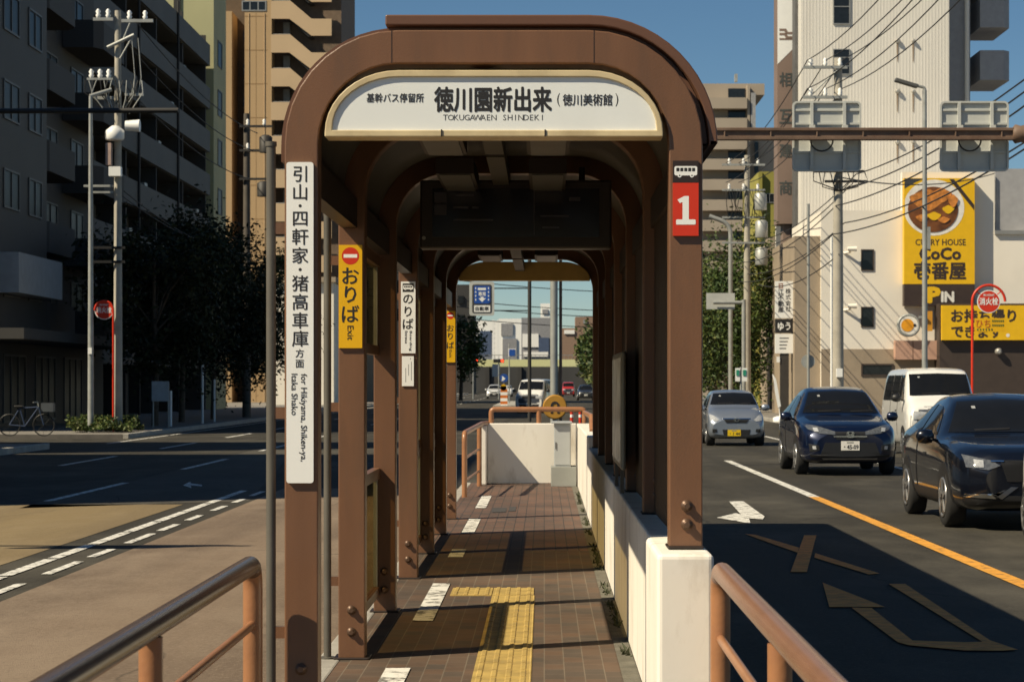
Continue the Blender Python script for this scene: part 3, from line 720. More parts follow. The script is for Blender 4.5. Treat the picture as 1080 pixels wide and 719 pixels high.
# tall building with ribbed siding
Y = 125.0; S = F / Y
tb = thing('tall_building', 'tall beige building with ribbed metal siding behind the white restaurant', 'building', (PX(920, Y), Y, 0))
mb = MB(); xa, xb = PX(845, Y), PX(1001, Y); H = 34
mb.box(xa, xb, Y, Y + 14, -0.05, H, BEIGE)
n = 46; d = (xb - xa) / n
for i in range(n):
    x = xa + (i + 0.5) * d; mb.prism([(x - 0.035, Y), (x + 0.035, Y), (x + 0.025, Y - 0.006), (x - 0.025, Y - 0.006)][::-1], 0.1, H - 0.1, BEIGE, 'xy')
mb.build('wall', tb)
MB().box(xb, PX(1034, Y), Y + 3, Y + 14, -0.05, H, SHADEGREY).build('recessed_wall', tb)
MB().tube([(PX(1029.5, Y), Y + 2.7, 0), (PX(1029.5, Y), Y + 2.7, H)], 0.13, PLASTER, 10).build('downpipe', tb)
for (a, b) in ((-40, -5), (1, 32), (56, 87)):
    bx0, bx1 = PX(1030, Y + 4), PX(1062, Y + 4)
    p = [(bx0, Y + 2.95), (bx1 - 0.4, Y + 2.95), (bx1, Y + 3.4), (bx1, Y + 8), (bx0, Y + 8)]
    MB().prism(p, PZ(b, Y + 4), PZ(a, Y + 4), SHADEGREY, 'xy').build('balcony', tb)
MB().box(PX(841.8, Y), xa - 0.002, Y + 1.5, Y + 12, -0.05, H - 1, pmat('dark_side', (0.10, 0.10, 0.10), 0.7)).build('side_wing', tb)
for (a, b) in ((-30, 26), (52, 79)): window(tb, PX(878.5, Y), PX(896.5, Y), PZ(b, Y), PZ(a, Y), Y - 0.03, bars=0, hb=2)
VENTM = pmat('vent_metal', (0.5, 0.48, 0.44), 0.4, metal=0.5)
STAIN = pmat('rust_streak', (0.30, 0.22, 0.15), 0.8)
for y in (43.5, 96.5, 150):
    for x, r in ((946.5, 2.6), (963, 2.1)):
        MB().lathe([(r / S, 0), (r / S, -0.12), (r / S * 0.5, -0.2)], VENTM, (PX(x, Y), Y - 0.03, PZ(y, Y)), 'y', 14).build('vent', tb)
        MB().poly([(PX(x, Y) - 0.05, Y - 0.035, PZ(y + 3, Y)), (PX(x, Y) + 0.05, Y - 0.035, PZ(y + 3, Y)), (PX(x, Y) + 0.02, Y - 0.035, PZ(y + 22, Y)), (PX(x, Y) - 0.02, Y - 0.035, PZ(y + 22, Y))][::-1], STAIN).build('streak', tb)

# white restaurant building
Y = 111.0; S = F / Y
cbd = thing('restaurant_building', 'white plastered restaurant building with tan base and dark shop front', 'building', (PX(960, Y), Y, 0))
o = [(866, 460), (1160, 460), (1160, 246), (1049, 243), (1049, 181), (952, 183), (950, 221), (866, 226)]
mb = bpx(866, 951.5, 222, None, Y, 13, PLASTER); bpx(951.5, 1049, 181.5, None, Y, 0.5, PLASTER, mb); bpx(951.6, 1049, 222, None, Y + 0.5, 12.5, PLASTER, mb); bpx(1049, 1160, 245, None, Y, 13, PLASTER, mb)
mb.build('wall', cbd)
bpx(866.2, 1150, 368, None, Y - 0.06, 0.057, TANW).build('base_wall', cbd)
bpx(838, 865.9, 249, None, Y + 0.3, 11, TANW).build('corner_wall', cbd)
bpx(1049.5, 1160, 243, 247, Y - 0.15, 0.148, FRAME).build('coping', cbd)
bpx(991, 1165, 320, None, Y - 1.5, 1.43, SHOPBR).build('shop_front', cbd)
for x0, x1, y0, y1 in ((908, 921.5, 263, 285.5), (908, 921.5, 323.5, 345)): window(cbd, PX(x0, Y), PX(x1, Y), PZ(y1, Y), PZ(y0, Y), Y, fm=SHOPBR, bars=0)
window(cbd, PX(908, Y), PX(942, Y), PZ(396.5, Y), PZ(383.5, Y), Y - 0.06, fm=SHOPBR, bars=0)
PINKB = pmat('pink_box', (0.50, 0.30, 0.22), 0.7, var=0.08)
bpx(944.5, 962.6, 359, 379, Y - 0.7, 0.63, PINKB).build('planter_box', cbd); bpx(963.3, 988, 359, 379, Y - 0.7, 0.63, PINKB).build('planter_box', cbd)
for y in (263, 323):
    MB().tube([(PX(890, Y), Y, PZ(y + 4, Y)), (PX(896, Y), Y - 0.3, PZ(y + 3, Y))], 0.06, PLASTER, 8).lathe([(0.1, -0.25), (0.13, 0.2)], PLASTER, (PX(898, Y), Y - 0.4, PZ(y, Y)), 'x', 10).build('camera', cbd)
MB().lathe([(0.16, 0), (0.16, -0.25), (0.08, -0.32)], VENTM, (PX(1046, Y), Y - 1.5, PZ(371, Y)), 'y', 14).build('wall_lamp', cbd)
window(cbd, PX(1051, Y), PX(1060, Y), PZ(241, Y), PZ(180, Y), Y + 2.5, bars=1)
bpx(1050, 1085, 178, 243, Y + 2.6, 9, SHADEGREY).build('rear_wing', cbd)
# big curry sign
Ys = 110.45; S = F / Ys
cs = thing('restaurant_sign', 'large yellow curry restaurant sign with a photographed curry plate on the white wall', 'sign', (PX(990, Ys), Ys, PZ(322, Ys)))
YG = pmat('sign_yellow_bright', (0.80, 0.47, 0.015), 0.4, var=0.05)
BRS = pmat('sign_brown', (0.045, 0.028, 0.022), 0.5)
CURRY = pmat('curry_brown', (0.16, 0.055, 0.015), 0.4, var=0.5, scale=2)
KATSU = pmat('katsu_orange', (0.55, 0.20, 0.04), 0.6, var=0.5, scale=4)
RICE = pmat('plate_white', (0.8, 0.77, 0.7), 0.4)
mb = bpx(953.5, 1028, 188, 299.5, Ys, 0.5, YG); yf = Ys - 0.006
mb.prism([(PX(985 + 34 * math.cos(t), Ys), PZ(220 - 31 * math.sin(t), Ys)) for t in [2 * math.pi * k / 40 for k in range(40)] ][::-1] if False else [(PX(max(954.5, 985 + 32 * math.cos(t)), Ys), PZ(219 - 29.5 * math.sin(t), Ys)) for t in [2 * math.pi * k / 40 for k in range(40)]], yf, Ys - 0.004, RICE)
mb.prism([(PX(max(955, 984 + 26.5 * math.cos(t)), Ys), PZ(221 - 24 * math.sin(t), Ys)) for t in [2 * math.pi * k / 40 for k in range(40)]], yf - 0.02, yf - 0.004, CURRY)
for il_, (a, b, rx, ry, m) in enumerate(((978, 211, 18, 10, KATSU), (993, 206, 10, 7, KATSU), (1000, 221, 6, 4, YG), (985, 228, 7, 4, YG), (972, 230, 6, 3.5, KATSU), (995, 232, 6, 3, KATSU), (1005, 212, 5, 6, KATSU))):
    mb.prism([(PX(a + rx * (1 + 0.15 * math.sin(3 * t)) * math.cos(t), Ys), PZ(b - ry * (1 + 0.15 * math.cos(4 * t)) * math.sin(t), Ys)) for t in [2 * math.pi * k / 22 for k in range(22)]], yf - 0.03 - 0.006 * il_, yf - 0.022, m)
mb.poly([(PX(x, Ys), yf, PZ(y, Ys)) for x, y in ((954, 199), (954, 188.5), (975, 188.5), (966, 192))], GREY)
mb.poly([(PX(x, Ys), yf, PZ(y, Ys)) for x, y in ((1001, 189), (1006, 189), (1027.5, 216), (1027.5, 222))], BRS)
mb.text('CURRY HOUSE', BRS, (PX(992, Ys), yf, PZ(255.5, Ys)), w=53 / S, h=6.5 / S, bold=0.015)
mb.text('CoCo', BRS, (PX(991.5, Ys), yf, PZ(267.5, Ys)), w=43 / S, h=12 / S, bold=0.04)
mb.text('壱番屋', BRS, (PX(991.5, Ys), yf, PZ(285.5, Ys)), w=54 / S, h=18 / S, bold=0.03)
mb.build('panel', cs)
mb = bpx(953.5, 1028, 299.7, 322.5, Ys, 0.5, BRS)
mb.text('P', YG, (PX(985, Ys), yf, PZ(311, Ys)), w=11.5 / S, h=15 / S, bold=0.06)
mb.text('IN', RICE, (PX(999.5, Ys), yf, PZ(313, Ys)), w=12.5 / S, h=10 / S, bold=0.05)
mb.build('parking_panel', cs)
# take-out sign
Yt = 109.2; S = F / Yt
mb = bpx(993.5, 1095, 322, 358.5, Yt, 0.28, YG); yf = Yt - 0.006
for i, c in enumerate('お持ち帰り'): mb.text(c, BRS, (PX(1009.5 + i * 14.4, Yt), yf, PZ(333, Yt)), em=14.5 / S, bold=0.035)
for i, c in enumerate('できます'): mb.text(c, BRS, (PX(1009.5 + i * 13.6, Yt), yf, PZ(350, Yt)), em=14 / S, bold=0.035)
mb.lathe([(0.09, 0), (0.09, 0.002)], RICE, (PX(1063, Yt), yf - 0.001, PZ(353.5, Yt)), 'y', 12)
mb.build('takeaway_sign', label='wide yellow takeaway sign in brown writing above the dark shop front', cat='sign')
# round egg sign on a bracket
Yr = 110.0; S = F / Yr
t = thing('round_sign', 'round grey rimmed sign with an orange disc beside the curry sign', 'sign', (PX(959, Yr), Yr, PZ(355, Yr)))
cx, cz = PX(958.5, Yr), PZ(343, Yr); r = 12.2 / S
MB().lathe([(r, 0.25), (r, 0), (r * 0.82, -0.03), (r * 0.8, 0.03)], GALV, (cx, Yr, cz), 'y', 28).build('rim', t)
mb = MB().disc((cx, Yr - 0.035, cz), r * 0.8, RICE); mb.disc((cx - r * 0.12, Yr - 0.05, cz), r * 0.55, pmat('egg_orange', (0.78, 0.33, 0.02), 0.4), 24); mb.disc((cx + r * 0.5, Yr - 0.05, cz), r * 0.13, INK, 12)
mb.build('face', t)
MB().box(cx + r * 0.9, PX(977, Yr), Yr + 0.05, Yr + 0.2, cz + 0.35, cz + 0.45, GALV).build('bracket', t)
bpx(976, 983.5, 328, 349, 110.2, 0.3, pmat('small_orange', (0.6, 0.28, 0.03), 0.5)).build('shop_banner', label='small upright orange panel beside the round sign', cat='sign')

# sign tower of the builder, olive and grey buildings
Y = 128.0; S = F / Y
st = thing('sign_tower', 'narrow brown sign tower with four raised characters and white top', 'sign', (PX(829, Y), Y, 0))
BRT = pmat('tower_brown', (0.22, 0.155, 0.125), 0.7, var=0.08, scale=0.6)
slab = MB().box(PX(820, Y), PX(838, Y), Y, Y + 2, PZ(236, Y), 33, BRT)
MB().poly([(PX(820, Y) - 0.0, Y - 0.01, PZ(68, Y)), (PX(838, Y), Y - 0.01, PZ(50, Y)), (PX(838, Y), Y - 0.01, 33), (PX(820, Y), Y - 0.01, 33)], SIGNW).build('white_panel', st)
mb = slab
for i, (c, y) in enumerate(zip('相互建商', (84, 123, 159, 198))): mb.text(c, pmat('char_green_grey', (0.07, 0.075, 0.07), 0.4), (PX(828.7, Y), Y - 0.012, PZ(y, Y)), w=13 / S, h=14.5 / S, bold=0.02)
mb.build('slab', st)
mb = MB()
for dy in (0, 4.5): mb.poly([(PX(x, Y), Y - 0.02, PZ(y + dy, Y)) for x, y in ((822, 33), (822, 30.5), (829, 30.5), (831, 34), (835.5, 34), (835.5, 36.5), (829, 36.5), (827, 33))], BRT)
mb.poly([(PX(x, Y), Y - 0.02, PZ(y, Y)) for x, y in ((822, 42.5), (822, 40.5), (835.5, 40.5), (835.5, 42.5))], BRT)
mb.build('emblem', st)
bpx(826, 834, 236, None, Y + 0.3, 1.4, BRT).build('column', st)
OLV = pmat('olive_wall', (0.30, 0.27, 0.06), 0.8, var=0.1, scale=0.4)
Y = 146
t = thing('olive_building', 'narrow olive yellow building left of the sign tower', 'building', (PX(810, Y), Y, 0))
bpx(800.5, 821, 181, None, Y, 12, OLV).build('wall', t); bpx(800, 804, 181, None, Y - 0.3, 0.29, OLV).build('pilaster', t)
window(t, PX(806, Y), PX(817, Y), PZ(214, Y), PZ(204, Y), Y, bars=1)
Y = 138
BLG = pmat('blue_grey_wall', (0.16, 0.19, 0.19), 0.7, var=0.1, scale=0.5)
t = thing('low_grey_building', 'low blue grey building with roof rail below the sign tower', 'building', (PX(832, Y), Y, 0))
bpx(818, 846, 262, None, Y, 10, BLG).build('wall', t)
bpx(812, 818, 250, None, Y + 1.5, 8, TANW).build('side_wall', t)
for x in (822, 832): window(t, PX(x, Y), PX(x + 8, Y), PZ(300, Y), PZ(279, Y), Y, bars=1)
mb = MB()
for i in range(9): mb.tube([(PX(820 + i * 3, Y), Y + 0.2, PZ(262, Y)), (PX(820 + i * 3, Y), Y + 0.2, PZ(246, Y))], 0.03, FRAME, 5)
mb.tube([(PX(820, Y), Y + 0.2, PZ(246, Y)), (PX(844, Y), Y + 0.2, PZ(246, Y))], 0.035, FRAME, 5)
mb.build('roof_rail', t)
MB().lathe([(0.35, PZ(262, Y)), (0.35, PZ(240, Y)), (0.1, PZ(238, Y))], GALV, (PX(840, Y), Y + 3, 0), seg=14).build('water_tank', t)
# far apartment block on the right
Y = 300.0; S = F / Y
APT = pmat('apartment_tan', (0.36, 0.30, 0.235), 0.8, var=0.08, scale=0.2)
t = thing('apartment_block', 'far brownish grey apartment block with balconies behind the right gantry beam', 'building', (PX(775, Y), Y, 0))
MB().prism([(PX(a, Y), max(-0.05, PZ(b, Y))) for a, b in ((690, 480), (820, 480), (820, 136), (797, 136), (797, 98), (808, 98), (808, 86), (690, 86))], Y + 2.2, Y + 14, APT).build('wall', t)
for i in range(12):
    y0 = 103 + i * 21.5
    bpx(730, 788, y0, y0 + 11.5, Y, 2.15, APT).build('balcony', t)
    mbk = bpx(768, 786, y0 - 9.5, y0 + 6, Y + 2.1, 0.15, GLASSDK); mbk.build('window', t)
    bpx(788.3, 791, y0 - 14, y0 + 7.4, Y + 0.4, 1.75, APT).build('fin', t)
bpx(775, 778, 78, 86, Y + 5, 1, GALV).build('roof_mast', t)
bpx(792, 797, 98, 136, Y + 0.4, 1.7, pmat('apartment_grey', (0.3, 0.3, 0.3), 0.7)).build('stair_shaft', t)
bpx(796, 800, 150, 480, Y + 1.7, 0.45, GLASSDK).build('dark_slot', t)

# pylon of shop signs
Y = 112.0; S = F / Y
t = thing('shop_sign_pylon', 'pylon of three stacked shop sign panels white black and white', 'sign', (PX(827, Y), Y, 0.13))
mb = bpx(818, 836.5, 296.5, 335.5, Y, 0.35, SIGNW); yf = Y - 0.006
REDBR = pmat('sign_redbrown', (0.30, 0.09, 0.03), 0.5)
for i, c in enumerate('日江不動産'): mb.text(c, REDBR if i < 1 else INK, (PX(823.5, Y), yf, PZ(301.5 + i * 6.2, Y)), em=6.3 / S, bold=0.02)
for i, c in enumerate('株式会社'): mb.text(c, INK, (PX(831.3, Y), yf, PZ(307 + i * 6.2, Y)), em=6 / S, bold=0.01)
mb.build('panel', t, 'white panel with two columns of writing')
mb = bpx(818, 836.5, 336.5, 351, Y, 0.35, INK); mb.text('ゆう', SIGNW, (PX(827, Y), yf, PZ(344, Y)), w=13 / S, h=8 / S, bold=0.03); mb.build('panel', t, 'black panel with white writing')
mb = bpx(818, 836.5, 352, 372.5, Y, 0.35, SIGNW)
for i in range(4): mb.poly([(PX(822, Y), yf, PZ(357 + i * 3.6, Y)), (PX(832 - i, Y), yf, PZ(357 + i * 3.6, Y)), (PX(832 - i, Y), yf, PZ(356 + i * 3.6, Y)), (PX(822, Y), yf, PZ(356 + i * 3.6, Y))], GREY)
mb.build('panel', t, 'white panel with small writing')
bpx(823, 832, 372.6, None, Y + 0.05, 0.25, pmat('pylon_dark', (0.04, 0.035, 0.03), 0.6)).build('post', t)
MB().box(PX(819.5, Y), PX(822.5, Y), Y, Y + 0.2, PZ(382, Y), PZ(376, Y), SIGNW).build('lamp', t)
# dark ground floors behind the right hand trees
Y = 150
t = thing('shop_row', 'dim ground floor shops behind the street trees on the far pavement', 'building', (PX(800, Y), Y, 0))
bpx(775, 845, 330, None, Y, 8, pmat('shop_row_wall', (0.10, 0.085, 0.07), 0.8, var=0.2)).build('wall', t)
for x in (779, 795, 812): window(t, PX(x, Y), PX(x + 12, Y), 0.2, PZ(385, Y), Y, bars=2)

# ------------------------------------------------------------------ gantry with two sign backs
Y = 44.4; S = F / Y
gt = thing('sign_gantry', 'rusty brown overhead gantry beam spanning the right lanes', 'gantry', (0.19, Y, 0))
zb = PZ(141.5, Y)
mb = MB(); mb.box(0.19, 9.15, Y - 0.10, Y + 0.10, zb + 0.055, zb + 0.115, RUST).box(0.19, 9.15, Y - 0.055, Y + 0.055, zb - 0.06, zb + 0.055, RUST).box(0.19, 9.15, Y - 0.10, Y + 0.10, zb - 0.12, zb - 0.06, RUST)
for x in [0.8 + 0.9 * i for i in range(10)]: mb.box(x, x + 0.03, Y - 0.09, Y - 0.055, zb - 0.06, zb + 0.055, RUST)
mb.build('beam', gt, bevel=0.008)
MB().lathe([(0.12, -0.22), (0.19, -0.16), (0.16, -0.05), (0.19, 0.05), (0.19, 0.16), (0.10, 0.24)], RUST, (9.35, Y, zb), 'x', 12).box(9.4, 10.9, Y - 0.1, Y + 0.1, zb - 0.1, zb + 0.1, RUST).build('joint', gt)
MB().tube([(0.19, Y, 0), (0.19, Y, zb + 0.2)], 0.075, GALV, 14).build('post', gt)
MB().tube([(0.32, Y + 0.02, 0), (0.32, Y + 0.02, zb)], 0.03, RUST, 8).build('cable_pipe', gt)
MB().tube([(10.9, Y, 0.13), (10.9, Y, zb + 0.2)], 0.11, RUST, 12).build('post', gt)
SBACK = pmat('sign_back_grey', (0.50, 0.51, 0.48), 0.5, metal=0.0, var=0.06, dirt=0.15)
for cxp, lab in ((874, 'left one of two grey square sign backs fixed to the rusty gantry'), (1030.5, 'right one of two grey square sign backs fixed to the rusty gantry')):
    cx = PX(cxp, Y); hw = 36.5 / S; z0, z1 = PZ(179.5, Y), PZ(105, Y)
    t = thing('traffic_sign', lab, 'road sign', (cx, Y + 0.3, z0))
    MB().prism(rrect(cx - hw, cx + hw, z0, z1, 0.09), Y + 0.32, Y + 0.335, SBACK).build('panel', t)
    MB().band(rrect(cx - hw, cx + hw, z0, z1, 0.09), rrect(cx - hw + 0.035, cx + hw - 0.035, z0 + 0.035, z1 - 0.035, 0.07), Y + 0.27, Y + 0.318, SBACK, closed=True).build('rim', t)
    for dx in (-0.3, 0.34): MB().box(cx + dx - 0.03, cx + dx + 0.03, Y + 0.24, Y + 0.318, z0 + 0.037, z1 - 0.037, SBACK).build('upright', t)
    for zz in (z0 + 0.38, z1 - 0.17, z1 - 0.44): MB().box(cx - hw + 0.037, cx + hw - 0.037, Y + 0.285, Y + 0.318, zz - 0.02, zz + 0.02, SBACK).build('crossbar', t)
    for dx in (-0.3, 0.34): MB().box(cx + dx - 0.05, cx + dx + 0.05, Y + 0.11, Y + 0.238, zb - 0.1, zb + 0.19, SBACK).build('clamp', t)
    MB().tube([(cx - 0.12 + 0.22 * math.cos(a), Y + 0.12, zb - 0.1 + 0.22 * math.sin(a)) for a in [math.pi + math.pi * k / 12 for k in range(13)]], 0.018, BLACK, 6).build('cable', t)

# ------------------------------------------------------------------ poles and wires
def arm(t, x0, x1, y, z, m=GALV, n=0, h=0.05, nm='crossarm'):
    MB().box(min(x0, x1), max(x0, x1), y - 0.05, y + 0.05, z - h, z + h, m).build(nm, t)
    for i in range(n):
        x = x0 + (x1 - x0) * (i + 0.5) / n if n > 1 else x0
        MB().lathe([(0.05, z + h), (0.09, z + h + 0.08), (0.05, z + h + 0.12), (0.085, z + h + 0.2), (0.03, z + h + 0.28)], SIGNW, (x, y, 0), seg=10).build('insulator', t)
def upole(x, y, h, r, label, m=CONC, group='utility poles along the street'):
    t = thing('utility_pole', label, 'utility pole', (x, y, 0.13), group)
    MB().tube([(x, y, 0.12), (x, y, h)], r * 1.2, m, 16, r2=r * 0.8).build('pole', t)
    return t
UX, UY = 10.33, 80.0
t = upole(UX, UY, 13.1, 0.175, 'concrete utility pole in front of the white restaurant wall')
arm(t, UX - 1.25, UX + 0.3, UY - 0.2, 12.75, n=3); arm(t, UX - 1.25, UX + 0.3, UY - 0.2, 11.7, n=3)
MB().tube([(UX - 1.0, UY - 0.2, 11.75), (UX, UY - 0.2, 12.7)], 0.03, GALV, 6).build('brace', t)
for z, a, b in ((9.1, -0.9, 0.9), (8.75, -0.5, 1.0)): arm(t, UX + a, UX + b, UY - 0.22, z, BLACK, 0, 0.04)
mb = MB()
for i in range(10):
    x = UX - 0.9 + i * 0.2; mb.tube([(x, UY - 0.3, 9.05), (x + 0.1 * math.sin(i * 2.3), UY - 0.35, 8.75 - 0.1 * (i % 3)), (UX + 0.1 * math.cos(i), UY - 0.25, 8.4)], 0.02, BLACK, 5)
mb.build('cable_drop', t)
MB().box(UX - 0.1, UX + 0.1, UY - 0.45, UY - 0.2, 1.9, 2.2, SIGNW).build('meter_box', t)
t = upole(UX + 0.1, 117, 13.4, 0.17, 'utility pole hung with transformers beside the right street trees')
for z in (12.9, 11.6, 10.2, 8.9): arm(t, UX - 1.2, UX + 1.0, 116.8, z, n=3 if z > 11 else 0)
for z, x in ((11.0, UX + 0.75), (9.6, UX + 0.8), (8.2, UX + 0.8)):
    MB().lathe([(0.3, z - 0.45), (0.32, z - 0.4), (0.32, z + 0.35), (0.2, z + 0.45)], GALV, (x, 116.6, 0), seg=14).build('transformer', t)
mb = MB()
for i in range(14):
    x = UX - 1.0 + i * 0.15; mb.tube([(x, 116.7, 11.6), (x + 0.2 * math.sin(i), 116.5, 10.9 - 0.15 * (i % 4)), (x + 0.1, 116.7, 10.2)], 0.02, BLACK, 5)
mb.build('cable_drop', t)
upole(UX, 42.0, 13.1, 0.175, 'utility pole at the right pavement just outside the gantry')
upole(UX, 155.0, 13.1, 0.175, 'far utility pole behind the right street trees')
def wire(p, q, sag, r, name='overhead_wire', label='black power line strung between the utility poles over the right pavement', group='overhead wires', n=14):
    p, q = Vector(p), Vector(q)
    pts = [p.lerp(q, k / n) - Vector((0, 0, sag * 4 * (k / n) * (1 - k / n))) for k in range(n + 1)]
    MB().tube(pts, r, WIRE, 5).build(name, label=label, cat='wire', group=group)
for z in (13.0, 12.0):
    for dx in (-1.1, -0.45, 0.1):
        wire((UX + dx, 79.8, z), (UX + dx, 41.8, z), 0.75, 0.018); wire((UX + dx, 79.8, z), (UX + dx + 0.1, 116.8, z), 0.6, 0.02)
for z, dx in ((9.0, 0.6), (8.5, 0.3), (7.9, -0.1), (7.3, 0.2), (6.9, -0.2)):
    wire((UX + dx, 79.8, z), (UX + dx + 0.2, 41.8, z + 0.1), 0.5, 0.022, label='black telephone cable slung low between the utility poles on the right', group='telephone cables')
    wire((UX + dx, 79.8, z), (UX + dx - 0.1, 116.8, z), 0.5, 0.02, label='black telephone cable slung low between the utility poles on the right', group='telephone cables')
wire((UX, 79.8, 8.9), (PX(1049, 111), 110.9, PZ(183, 111)), 0.4, 0.025, label='service cable running from the utility pole to the white wall top', group=None)
wire((UX, 79.8, 6.2), (PX(800, 114), 114, PZ(300, 114)), 0.5, 0.022, label='thin cable running from the restaurant pole into the street trees', group=None)
# street lamp
t = thing('street_lamp', 'slim grey street lamp in front of the yellow curry sign', 'street lamp', (10.3, 61.6, 0.13))
MB().tube([(10.3, 61.6, 0.13), (10.3, 61.6, 9.6)], 0.085, GALV, 12, r2=0.055).build('pole', t)
MB().tube(rounded([(10.3, 61.6, 9.5), (10.3, 61.6, 9.68), (9.85, 61.6, 9.75)], 0.1), 0.04, GALV, 8).build('arm', t)
MB().obox((9.80, 61.6, 9.79), (1, 0, -0.3), (0, 1, 0), (0.3, 0, 1), 0.32, 0.12, 0.05, pmat('lamp_dark', (0.10, 0.10, 0.095), 0.5)).build('lamp_head', t, bevel=0.02)
MB().box(10.36, 10.44, 61.5, 61.7, 5.3, 5.9, GALV).build('bracket', t)
# slim pole with a round sign and white pipe by the pole
t = thing('round_sign_pole', 'slim grey pole carrying a small round sign seen from behind', 'road sign', (PX(852.5, 89), 89, 0.13))
MB().tube([(PX(852.5, 89), 89, 0.13), (PX(852.5, 89), 89, PZ(215, 89))], 0.055, GALV, 10).build('post', t)
MB().lathe([(0.27, 0), (0.27, 0.03)], GALV, (PX(852.5, 89), 89.06, PZ(381, 89)), 'y', 24).build('disc', t)
MB().tube([(PX(877, 83), 83, 0.13), (PX(877, 83), 83, PZ(250, 83))], 0.045, SIGNW, 10).build('cable_riser', label='thin white riser pipe beside the concrete utility pole', cat='pipe')
# side road sign pole
t = thing('road_sign_pole', 'pale pole with a bracket arm holding a sign back by the street trees', 'road sign', (PX(785, 114), 114, 0.13))
MB().tube([(PX(784.5, 114), 114, 0.13), (PX(784.5, 114), 114, PZ(316, 114))], 0.11, GALV, 10).build('post', t)
MB().tube([(PX(784.5, 114), 114, PZ(319, 114)), (PX(752, 114), 114, PZ(319, 114))], 0.09, GALV, 8).build('arm', t)
bpx(745, 775, 309, 326, 114.2, 0.05, SBACK).build('panel', t)
t = thing('street_lamp', 'tall curved street lamp among the right street trees', 'street lamp', (PX(770.5, 120), 120, 0.13))
MB().tube(rounded([(PX(770.5, 120), 120, 0.13), (PX(770.5, 120), 120, PZ(236, 120)), (PX(748, 120), 120, PZ(228, 120))], 1.0), 0.12, GALV, 10).build('pole', t)
t = thing('street_sign', 'pair of small white and green signs on a post behind the silver car', 'road sign', (PX(781, 100), 100, 0.13))
MB().tube([(PX(781.5, 100), 100, 0.13), (PX(781.5, 100), 100, PZ(387, 100))], 0.05, GALV, 8).build('post', t)
for a, b in ((775.5, 780.5), (782.5, 788)): bpx(a, b, 388, 402, 99.9, 0.03, SIGNW).build('panel', t); bpx(a + 1, b - 1, 390, 396, 99.87, 0.02, pmat('sign_green', (0.02, 0.25, 0.16), 0.5)).build('green_field', t)
# leaning white banner and low posts
t = thing('banner_flag', 'narrow white banner on a thin bent pole by the grass verge', 'banner', (PX(820, 92), 92, 0.13))
MB().tube([(PX(823, 92), 92, 0.13), (PX(821, 92), 92, 1.0), (PX(815, 92), 92, 2.05)], 0.02, SIGNW, 6).build('pole', t)
MB().prism([(PX(x, 92), PZ(y, 92)) for x, y in ((815.5, 395), (818.5, 400), (823.5, 428), (820.5, 430), (817, 412))][::-1], 91.97, 91.99, SIGNW).build('cloth', t)
MB().lathe([(0.28, 0.13), (0.28, 0.3), (0.1, 0.36)], SIGNW, (PX(822.5, 92), 92, 0), seg=14).build('base', t)

def hydrant_sign(label, px, Yh, poley, disc, s, side, plate=False):
    S = F / Yh; t = thing('hydrant_sign', label, 'sign', (PX(px, Yh), Yh, 0.13))
    cx, cz = PX(disc[0], Yh), PZ(disc[1], Yh); r = disc[2] / S; x = PX(px, Yh); ra = abs(cx - x)
    pts = [(x, Yh, 0.13), (x, Yh, cz)] + [(cx - side * ra * math.cos(a), Yh, cz + ra * math.sin(a)) for a in [math.pi * k / 16 for k in range(1, 17)]]
    MB().tube(pts, 0.033, RED, 10).build('post', t)
    mb = MB(); mb.lathe([(r, 0.02), (r, -0.0)], SIGNW, (cx, Yh, cz), 'y', 32); mb.disc((cx, Yh - 0.004, cz), r * 0.92, RED, 32)
    mb.text('消火栓', SIGNW, (cx, Yh - 0.008, cz + r * 0.02), w=r * 1.62, h=r * 0.62, bold=0.02)
    mb.text('FIRE HYDRANT', SIGNW, (cx, Yh - 0.008, cz + r * 0.56), w=r * 0.95, h=r * 0.17, bold=0.02)
    mb.build('disc', t)
    for a in (0.7, 2.44): MB().tube([(cx + math.cos(a) * r * 0.95, Yh + 0.01, cz + math.sin(a) * r * 0.95), (cx + math.cos(a) * ra, Yh, cz + math.sin(a) * ra)], 0.015, RED, 6).build('stay', t)
    if plate:
        mb = bpx(1028, 1061.5, 335.5, 350, Yh - 0.05, 0.02, YELLOW); yf = Yh - 0.056
        mb.text('ひち', pmat('plate_red', (0.5, 0.1, 0.02), 0.5), (PX(1036.5, Yh), yf, PZ(341.5, Yh)), w=15 / S, h=8.5 / S)
        for (a, b, y) in ((1046, 1059, 338.5), (1046, 1059, 343), (1030, 1048, 347.5)):
            n = 6
            for i in range(n):
                x0 = a + (b - a) * i / n; mb.poly([(PX(x0, Yh), yf, PZ(y + 1.1, Yh)), (PX(x0 + 1.3, Yh), yf, PZ(y + 1.1, Yh)), (PX(x0 + 1.3, Yh), yf, PZ(y - 1.1, Yh)), (PX(x0, Yh), yf, PZ(y - 1.1, Yh))], pmat('plate_green', (0.06, 0.12, 0.03), 0.5))
        mb.build('plate', t)
hydrant_sign('red round fire hydrant sign with yellow plate in front of the takeaway sign', 1025.5, 55.0, 0, (1042.8, 318, 12.2), 0, 1, True)
